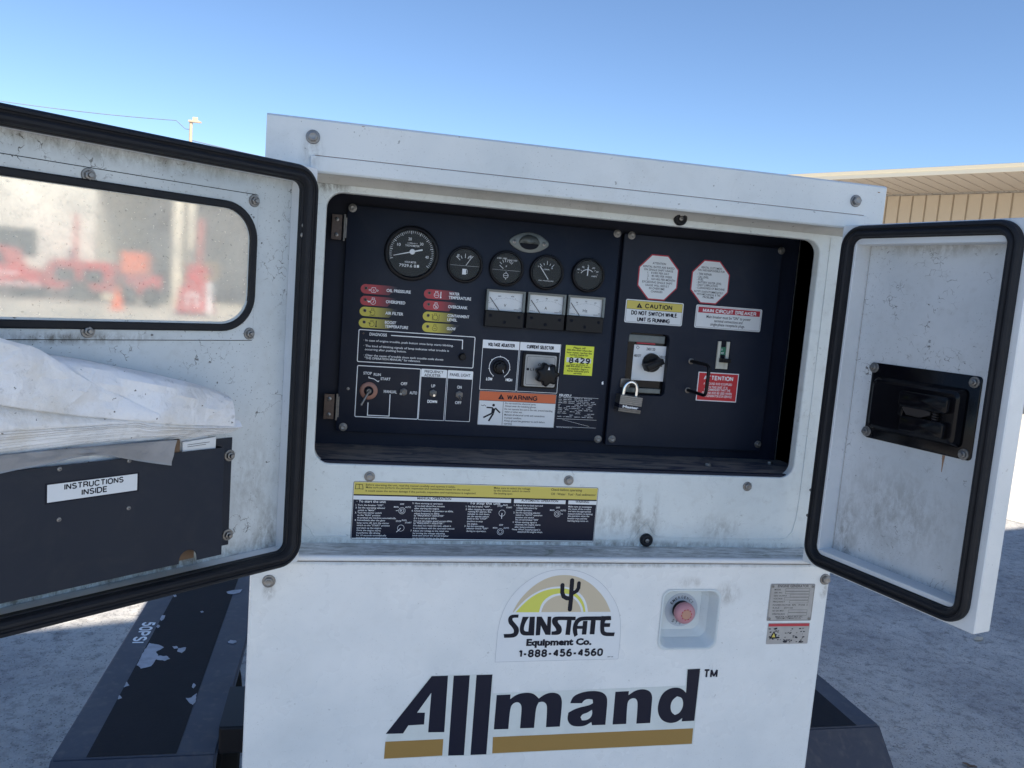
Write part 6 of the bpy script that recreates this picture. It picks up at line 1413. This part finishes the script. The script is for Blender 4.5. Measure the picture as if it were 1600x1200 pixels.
# ------------------------------------------------------------------ logos on the lower panel
def P_(k, smooth=True):
    P = [Vector(p) for p in D[k]]
    for _ in range(3 if smooth else 0):
        out = []; n = len(P)
        for i in range(n):
            a, b_, c_ = P[i - 1], P[i], P[(i + 1) % n]; e, f = b_ - a, c_ - b_
            if e.length > 1e-6 and f.length > 1e-6 and 0.02 < e.angle(f) < math.radians(52):
                out += [b_.lerp(a, .25), b_.lerp(c_, .25)]
            else: out.append(b_)
        P = out
    return [tuple(p) for p in P]
q = MB().mat('sticker'); o_ = P_('s_out'); q.prism(o_, 0, .2); q.mat('border'); q.line(o_, .5, .26, True)
q.mat('tan'); q.flat(P_('s_arch'), .3); q.mat('sticker'); q.flat(P_('s_gout'), .38); q.mat('limelogo'); q.flat(P_('s_gin'), .46)
q.mat('ink')
for i, k_ in enumerate(('S1', 'U', 'N', 'S2', 'T1', 'A', 'A2', 'A3', 'T2', 'E')): q.flat(P_('s_' + k_), .56 + .03 * i)
for i, (k_, ww) in enumerate((('trunk', 7.2), ('arm1', 6.8), ('arm2', 6.2))):
    pts_ = P_('s_' + k_, False); q.line(pts_, ww, .6 + .05 * i); q.disc(pts_[0], ww / 2, .62 + .05 * i, 16); q.disc(pts_[-1], ww / 2, .64 + .05 * i, 16)
for t_ in TX['sun']: (sign(q, t_[0], t_[1], t_[2], t_[3], t_[4] * 1.02,   .6, .235) if t_[0][0] == '1' else q.text(t_[0], t_[1], t_[2], t_[3], t_[4] * .95, .6, .045))
texts(q, 'sun2', .6); o = q.build('rental_company_sticker', G, LOW, recalc=False); o['label'] = 'arched sticker with cactus and sun above a phone number'
q = MB().mat('logoback'); q.flat(P_('a_back'), .2); q.mat('logonavy')
for i, k_ in enumerate(('A', 'l1', 'l2', 'm', 'a', 'n', 'd')): q.flat(P_('a_' + k_), .35 + .02 * i)
q.mat('logoback'); q.flat(P_('a_ah'), .6); q.flat(P_('a_dh'), .6); q.mat('gold'); q.flat(P_('a_bar1'), .35); q.flat(P_('a_bar2'), .35); q.mat('logonavy'); texts(q, 'all', .4, .015)
o = q.build('maker_logo', G, LOW, recalc=False); o['label'] = 'large navy maker logo over gold bars'
# name plates
b = D['nplate']; q = MB().mat('plate'); q.prism(rrect(b[0], b[1], b[2], b[3], 2, 3), 0, 1, .3); q.mat('ink'); frame_line(q, (b[0] + 1.4, b[1] + 1.4, b[2] - 1.4, b[3] - 1.4), .4, 1.1, 1.5); texts(q, 'np', 1.1)
nb_ = D['npboxes']
for i in range(0, len(nb_), 2):
    (xa, ya), (xb, yb) = nb_[i], nb_[i + 1]; q.line([(xa, ya), (xb, ya), (xb, yb), (xa, yb)], .35, 1.12, True)
NP = q.build('name_plate', G, LOW); NP['label'] = 'grey engraved ENGINE GENERATOR plate'
for x in (b[0] + 4.5, b[2] - 4.5):
    for y in (b[1] + 4.5, b[3] - 4.5): put(screw_s, 'rivet', NP, LOW, x, y, 1)
b = D['nplate2']; q = MB().mat('plate'); q.prism(rrect(b[0], b[1], b[2], b[3], 1.5, 3), 0, .6); q.mat('red'); q.flat([(b[0] + 1, b[3] - 6), (b[2] - 1, b[3] - 6), (b[2] - 1, b[3] - 1), (b[0] + 1, b[3] - 1)], .7)
q.mat('logonavy'); rnd = random.Random(9)
for i in range(60):
    x = rnd.uniform(b[0] + 3, b[2] - 8); y = rnd.uniform(b[1] + 2.5, b[3] - 9); s_ = rnd.uniform(1, 3.4)
    q.flat([(x + s_ * rnd.uniform(.6, 1.3) * math.cos(a_), y + s_ * .6 * rnd.uniform(.5, 1.2) * math.sin(a_)) for a_ in (0, .9, 1.9, 3, 4.1, 5.2)], .72 + .002 * i)
q.mat('ink'); q.flat([(b[0] + 5, b[1] + 10), (b[0] + 20, b[1] + 10), (b[0] + 12.5, b[1] + 24)], .9); q.mat('yellow'); q.flat([(b[0] + 9, b[1] + 12.4), (b[0] + 16, b[1] + 12.4), (b[0] + 12.5, b[1] + 20)], .95)
o = q.build('worn_warning_plate', G, LOW, recalc=False); o['label'] = 'badly worn plate with triangle symbol under the name plate'

# ------------------------------------------------------------------ doors
GASKET = [(0, -10), (0, 5), (1.5, 9), (4, 11.5), (6.6, 11.8), (7.6, 9.4), (9, 8.8), (10.4, 10.2), (13, 12.2), (16, 12), (18.6, 9.6), (20, 5), (20, 1.2), (21.5, .6), (21.5, -7)]
# left door: u from -520 (free edge) to 0 (hinge edge)
ZB, ZT = 1204.4, 1767.4
m = MB().mat('doorwhite')
sweep(m, -520, ZB, 3, ZT, 5, [(0, -33), (0, -2), (1.2, 0), (19.5, 0), (20.2, -1), (20.2, -29), (20.2, -33)], 4, True)
LD = m.build('left_door', G, LDOOR, 30); LD['label'] = 'left cabinet door, opened wide, with grimy window and document pocket'
q = MB().mat('rubber'); sweep(q, -518, ZB + .5, 0, ZT - .5, 34, GASKET, 10, False); o = q.build('door_seal', LD, LDOOR, 40)
q = MB().mat('skin'); plate_with_hole(q, (-499.6, ZB + 20.4, -17.4, ZT - 20.4), (-446, 1550, -80.5, 1697.5), -33, -30, .5, 38, 8); q.build('inner_skin', LD, LDOOR, 30)
q = MB().mat('skin'); plate_with_hole(q, (-456, 1526.3, -70.5, 1720.5), (-446, 1549.5, -80, 1698), -29.9, -28.4, 2, 38, 8); q.build('window_frame', LD, LDOOR, 30)
q = MB().mat('matt'); q.line(rrect(-456.6, 1525.7, -69.9, 1721.1, 2, 3), .9, -29.85, True); q.build('frame_edge_gap', LD, LDOOR, recalc=False)
q = MB().mat('rubber'); sweep(q, -456, 1538.2, -70.8, 1707.6, 48, [(0, -28.3), (0, -26), (2, -24.6), (8, -24.6), (9.5, -26), (9.5, -34)], 10, False); q.build('window_seal', LD, LDOOR, 40)
q = MB().mat('pane'); q.prism(rrect(-447, 1547, -79.5, 1698.5, 38, 8), -33.6, -31.4); q.build('window_pane', LD, LDOOR)
wb = D['wbolts']
for u, v in wb + [[-440, 1709.5], [-440, 1537]]: put(nut_m, 'bolt', LD, LDOOR, u, v, -28.2 if v > 1530 and v < 1720 else -30)
# pocket
q = MB().mat('pocketnavy')
hc = D['pkhole']; fr = [(-500, 1246.5), (hc[0] - 12, 1246.5)] + [(hc[0] + 12 * math.cos(math.radians(180 - 180 * i / 10)), 1250.5 + 12 * math.sin(math.radians(180 - 180 * i / 10))) for i in range(11)] + [(hc[0] + 12, 1246.5), (-129.5, 1246.5), (-131.5, 1390.5), (-500, 1390.5)]
q.prism(fr, 10.6, 12, .4); q.build('document_pocket', LD, LDOOR)
q = MB().mat('card'); q.box((hc[0] - 20, 1242, -12), (hc[0] + 20, 1275, -10)); q.build('inner_stop', LD, LDOOR)
q = MB().mat('pocketnavy'); q.box((-131.4, 1247, -29.5), (-129.9, 1390, 10.5)); q.box((-129.8, 1243, -29.6), (-95.5, 1393.4, -28)); q.box((-500, 1247, -29.5), (-498.5, 1390, 10.5)); q.box((-500, 1300, -29.9), (-131.5, 1430, -29)); q.build('pocket_side', LD, LDOOR)
for u, v in D['pkbolts']: put(nut_m, 'bolt', LD, LDOOR, u, v, -27.9)
for u, v in D['pkrivets']: put(screw_s, 'rivet', LD, LDOOR, u, v, 12)
b = D['pklab']; q = MB().mat('ink'); q.prism([(b[0], b[1]), (b[2], b[1]), (b[2], b[3]), (b[0], b[3])], 12, 12.3); q.mat('sticker'); q.flat([(b[0] + 2.2, b[1] + 1.8), (b[2] - 2.2, b[1] + 1.8), (b[2] - 2.2, b[3] - 1.8), (b[0] + 2.2, b[3] - 1.8)], 12.4); q.mat('ink')
for t_ in TX['pkl']: sign(q, t_[0], t_[1], t_[2], t_[3], t_[4], 12.5, .20)
o = q.build('pocket_label', LD, LDOOR); o['label'] = 'white INSTRUCTIONS INSIDE label'
for u, v in D['flange_rivets_l']: put(screw_m, 'rivet', LD, LDOOR, u + 4, v, 1.2)
# right door: u from 0 (hinge edge) to 300 (free edge)
m = MB().mat('doorwhite')
sweep(m, -2, 1209.5, 299.8, 1766, 3, [(0, -33), (0, -2), (1.2, 0), (30, 0), (30.8, -1), (30.8, -29), (30.8, -33)], 3, True)
RD = m.build('right_door', G, RDOOR, 30); RD['label'] = 'right cabinet door, opened past square, with black latch case'
q = MB().mat('rubber'); sweep(q, 5, 1213.5, 289.5, 1764, 34, [(a_ * .92, w) for a_, w in GASKET], 10, False); q.build('door_seal', RD, RDOOR, 40)
q = MB().mat('rskin'); q.box((29, 1240, -33), (269, 1736, -30)); q.build('inner_skin', RD, RDOOR)
q = MB().mat('doorwhite'); q.box((24.5, 1236, -29.5), (27, 1738, -4)); q.build('hinge_flange', RD, RDOOR)
q = MB().mat('card'); q.line([(31.6, 1240), (31.6, 1735)], .6, -29.8); q.build('flange_seam', RD, RDOOR, recalc=False)
for u, v in D['rrivets']: put(screw_s, 'rivet', RD, RDOOR, 27.5 if False else u + 6, v, -29.5 + 30.5)
lt = D['latch']; x0 = (lt[0][0] + lt[3][0]) / 2; x1 = (lt[1][0] + lt[2][0]) / 2; y0 = (lt[2][1] + lt[3][1]) / 2; y1 = (lt[0][1] + lt[1][1]) / 2
q = MB().mat('gloss'); q.prism(rrect(x0, y0, x1, y1, 6, 5), -30, -28.2, .6); LT = q.build('latch_case', RD, RDOOR, 30)
li = D['latchin']; ax0 = (li[0][0] + li[3][0]) / 2; ax1 = (li[1][0] + li[2][0]) / 2; ay0 = (li[2][1] + li[3][1]) / 2; ay1 = (li[0][1] + li[1][1]) / 2
m_ = MB().mat('gloss')
rg = [[(x, y, w) for x, y in rrect(ax0 + o_, ay0 + o_, ax1 - o_, ay1 - o_, 8, 5)] for o_, w in ((0, -28.2), (1, -24), (5, -16), (9, -14))]
for a_, b_ in zip(rg, rg[1:]): m_.strip(a_, b_)
m_.flat([(x, y) for x, y, w in rg[-1]], -14)
cxx = ax0 + (ax1 - ax0) * .40
m_.prism(rrect(cxx, ay1 - 38, ax1 - 14, ay1 - 14, 5, 4), -14, -4, 2); m_.prism(rrect(cxx + 6, ay0 + 10, ax1 - 16, ay0 + 34, 5, 4), -14, -4, 2)
m_.prism([(cxx - 2, ay0 + 34), (cxx + 6, ay0 + 30), (cxx + 10, ay1 - 36), (cxx + 2, ay1 - 30)], -14, -8, 1.5)
m_.build('latch_pressing', RD, RDOOR, 30)
q = MB().mat('latchsteel')
sp = [(ax1 - 34 + 4 * math.cos(t * .8), (ay0 + ay1) / 2 - 14 + t * .47, -9.5 + 4 * math.sin(t * .8)) for t in range(62)]
q.tube(sp, 1.0, 6); q.build('latch_spring', RD, RDOOR, 60)
q = MB().mat('latchsteel'); cy_ = (ay0 + ay1) / 2
q.prism([(cxx + 6, cy_ + 3), (cxx + 16, cy_ + 7), (cxx + 30, cy_ + 8), (cxx + 52, cy_ + 3), (cxx + 52, cy_ - 2), (cxx + 36, cy_ - 8), (cxx + 14, cy_ - 7)], -10, -6, 1); q.build('latch_lever', RD, RDOOR)
nu = D['nuts']
for u, v in nu: put(nut_m, 'nut', RD, RDOOR, u, v, -28.2)

# ------------------------------------------------------------------ padlock (hangs on the lock tab)
LY = D['lockY']; PK = empty('padlock', (.13, .095, 1.42), 'laminated steel padlock with blue band hanging below the voltage selector', 'padlock')
KF = frame((.1247, .095, 1.4525), Vector((1, 0, -.08)), Vector((.08, 0, 1)))
q = MB()
for i in range(9):
    q.mat('steel' if i < 5 else ('logonavy' if i < 7 else 'darksteel')); y1_ = -i * 3.3
    q.prism(rrect(0, y1_ - 3.05, 42.5, y1_, .6, 2), -26, 0, .5, True)
q.mat('darksteel'); q.box((1, -29, -25), (41.5, -1, -1)); q.build('lock_body', PK, KF)
q = MB().mat('print'); q.text('Master', 22, -19.5, 30, 4.6, .2, .03); q.build('lock_lettering', PK, KF)
q = MB().mat('chrome')
for x in (4, 38):
    for z in (-4, -22): q.lathe((x, -z - 26), [(1.6, 0), (1.4, 1), (.01, 1.4)], 12)
q.build('rivet_heads', PK, KF @ Matrix.Translation((0, -.0297, -.026)) @ Matrix.Rotation(math.radians(90), 4, 'X'))
q = MB().mat('chrome'); sh_ = [(9, -2, -13), (9, 10, -13)] + [(21.2 - 12.2 * math.cos(math.radians(a)), 10 + 14.5 * math.sin(math.radians(a)), -13) for a in range(15, 180, 15)] + [(33.4, 10, -13), (33.4, -2, -13)]
q.tube(sh_, 3.6, 12); q.build('shackle', PK, KF, 60)

# ------------------------------------------------------------------ papers in the pocket
DB = empty('folded_documents', (-.65, -.30, 1.40), 'thick bundle of dirty white folded papers sticking out of the door pocket', 'papers')
def sheet(q, top, bot, w0, prof, nseg=24, tw=0, dent=()):
    """surface between two poly-lines in the door frame; prof = [(s, w)] gives the folds across it"""
    def samp(P, t):
        xs = t * (len(P) - 1); i = min(int(xs), len(P) - 2); f = xs - i; return (P[i][0] * (1 - f) + P[i + 1][0] * f, P[i][1] * (1 - f) + P[i + 1][1] * f)
    vs = []; fs = []; nv = len(prof) - 1
    for i in range(nseg + 1):
        t = i / nseg; a = samp(top, t); b = samp(bot, t)
        for s, dw in prof:
            w = w0 + dw * (1 - tw * t)
            for dt, ds, dr, dd_ in dent:
                k_ = 1 - abs((t - dt) + (s - ds) * dr) / .07
                if k_ > 0: w += dd_ * k_ * math.sin(math.pi * s)
            vs.append((a[0] * (1 - s) + b[0] * s, a[1] * (1 - s) + b[1] * s, w))
    for i in range(nseg):
        for j in range(nv): fs.append((i * (nv + 1) + j, i * (nv + 1) + j + 1, (i + 1) * (nv + 1) + j + 1, (i + 1) * (nv + 1) + j))
    q.add(vs, fs)
def smoothpl(P, n=25):
    out = []
    for i in range(n):
        t = i / (n - 1) * (len(P) - 1); k_ = min(int(t), len(P) - 2); f = t - k_
        p0 = P[max(k_ - 1, 0)]; p1 = P[k_]; p2 = P[k_ + 1]; p3 = P[min(k_ + 2, len(P) - 1)]
        out.append(tuple(.5 * ((2 * p1[c]) + (-p0[c] + p2[c]) * f + (2 * p0[c] - 5 * p1[c] + 4 * p2[c] - p3[c]) * f * f + (-p0[c] + 3 * p1[c] - 3 * p2[c] + p3[c]) * f ** 3) for c in (0, 1)))
    return out
edge_top = smoothpl([(-480, 1440), (-389, 1437), (-320, 1436.5), (-258, 1435), (-235, 1429), (-190, 1424), (-148, 1421), (-119.5, 1419)])
edge_bot = smoothpl([(-480, 1392), (-389, 1399), (-330, 1404), (-254, 1404.5), (-202, 1405), (-160, 1407), (-119.5, 1408)])
roll_bot = smoothpl([(-480, 1490), (-390, 1466), (-330, 1453), (-270, 1441), (-207, 1430.5), (-160, 1425), (-131, 1421.5)])
roll_top = smoothpl([(-480, 1556), (-389, 1530), (-352, 1515), (-296, 1504), (-207, 1484), (-160, 1471), (-131, 1459)])
NPG = 12
for i in range(NPG):
    f = i / (NPG - 1); rp = random.Random(40 + i); ph = rp.uniform(0, 6)
    eb = [(a[0] + (1.5 * rp.random() if k_ == len(edge_top) - 1 else 0), a[1] * (1 - f) + b[1] * f + .5 * math.sin(ph + k_ * .4)) for k_, (a, b) in enumerate(zip(edge_top, edge_bot))]
    tp = [(a[0], max(a[1] + 9, r[1] + 2 if i == 0 else a[1] + 9)) for a, r in zip(edge_top, roll_bot)]
    w0 = 31 - 2.3 * i; vs = []; fs = []; C_ = (0, .45, .8, .93, 1.0)
    q = MB().mat('paper')
    for kx in range(len(eb)):
        a = tp[kx]; b = eb[kx]; rip = .8 * math.sin(kx * .55 + ph)
        for s in C_: vs.append((a[0] * (1 - s) + b[0] * s, a[1] * (1 - s) + b[1] * s, w0 - 7 * (1 - s) ** 1.5 + rip * s - (1.3 if s == 1 else 0)))
    n4 = len(C_)
    for kx in range(len(eb) - 1):
        for j in range(n4 - 1):
            fs.append((kx * n4 + j, kx * n4 + j + 1, (kx + 1) * n4 + j + 1, (kx + 1) * n4 + j))
    q.add(vs, fs)
    q.mat('pageshade'); ev = [(x, y - .05, w) for x, y, w in vs[n4 - 1::n4]]; ev2 = [(x, y + .95, w - 2.2) for x, y, w in ev]; ev = [(x, y + .0, w + .15) for x, y, w in ev]
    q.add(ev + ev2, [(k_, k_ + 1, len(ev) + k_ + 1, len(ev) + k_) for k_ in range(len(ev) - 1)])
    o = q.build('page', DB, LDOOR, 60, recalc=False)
# backing mass of the bundle going down into the pocket
q = MB().mat('paper'); q.prism([(-480, 1300), (-150, 1300), (-148, 1408), (-122, 1412), (-121, 1440), (-131, 1458), (-207, 1484), (-296, 1504), (-352, 1514), (-480, 1530)], -26, 3, 3); q.build('inner_bundle', DB, LDOOR, 30)
ROLL = [(0, -12), (.04, -2), (.10, 5), (.2, 9.5), (.35, 12.5), (.55, 14.5), (.75, 15), (.9, 14), (1, 12.5)]
for lay in range(3):
    q = MB().mat('paper'); off = lay * 1.3
    sheet(q, [(a[0], a[1] - lay) for a in roll_top], [(a[0] + .8 * lay, a[1] - 1.5 * lay) for a in roll_bot], 22 - 3.2 * lay, ROLL, 48, .25, ((.42, .5, .5, 4.2), (.55, .5, .6, -3.2), (.66, .3, -.9, 2.4), (.78, .5, -.5, 2.6), (.90, .5, .35, -2.2), (.2, .5, .7, 2.5)))
    q.build('rolled_cover', DB, LDOOR, 22, recalc=False)
FT = smoothpl([(-480, 1562), (-389, 1531), (-365, 1524), (-340, 1508), (-300, 1482), (-262, 1462), (-232, 1447)]); FB = smoothpl([(-480, 1489), (-390, 1465), (-350, 1456), (-320, 1450), (-290, 1445), (-262, 1440), (-231, 1436)])
for lay in range(2):
    q = MB().mat('paper'); sheet(q, FT, [(a[0], a[1] - 1.3 * lay) for a in FB], 33.5 - 2.4 * lay, [(0, -1), (.06, 2), (.2, 4.5), (.45, 6), (.7, 6), (.9, 4.8), (1, 3.6)], 40, .5, ((.3, .5, .6, 3), (.45, .4, -.8, 2), (.66, .5, .4, -2.6)))
    q.build('folded_flap', DB, LDOOR, 22, recalc=False)
q = MB().mat('paper'); q.prism([(-131, 1459), (-124, 1446), (-119, 1430), (-118.5, 1419), (-134, 1421)], -10, 14, 1); q.build('turned_corner', DB, LDOOR, 40)
# grey plastic sleeve
q = MB().mat('plasticbag')
bt = smoothpl([(-480, 1412), (-389, 1410), (-330, 1410), (-254, 1409), (-199, 1408)]); bb = smoothpl([(-480, 1375), (-389, 1390), (-345, 1394), (-310, 1399), (-281, 1396.5), (-240, 1385), (-204, 1376)])
sheet(q, bt, bb, 13.2, [(0, 5), (.3, 3), (.6, 3.5), (.85, 1.5), (1, 2.5)], 36, 0, ((.2, .5, .8, 2), (.5, .5, -.7, 2.5), (.8, .5, .5, 1.5)))
q.add([(v_[0], v_[1], v_[2] - 1.2) for v_ in q.v], [f_[::-1] for f_ in q.f])
tag(q.build('plastic_sleeve', None, LDOOR, 60, recalc=False), 'crumpled grey plastic sleeve hanging under the papers over the pocket', 'sleeve')
q = MB().mat('sticker'); q.prism([(-186, 1300), (-141, 1300), (-141, 1405), (-186, 1402)], 4, 8, .5); PB = q.build('booklet', None, LDOOR)
tag(PB, 'small white booklet with blue lines between papers and pocket corner', 'booklet')
q = MB().mat('logonavy'); q.line([(-180, 1398), (-150, 1399)], .6, 8.2); q.line([(-180, 1395.5), (-155, 1396.5)], .6, 8.2); q.build('cover_print', PB, LDOOR, recalc=False)
q = MB().mat('card'); q.prism([(-199, 1330), (-190, 1330), (-190, 1406), (-199, 1405)], 3, 9, .5)
tag(q.build('cardboard_strip', None, LDOOR), 'narrow brown cardboard strip left of the small booklet', 'card')
# rust run under the latch
q = MB().mat('rust'); 
q.flat([(198.5, 1434.5), (203.5, 1434.5), (202.4, 1424), (201.6, 1410), (200.6, 1410), (199.8, 1424)], -29.8); q.build('rust_run', RD, RDOOR)
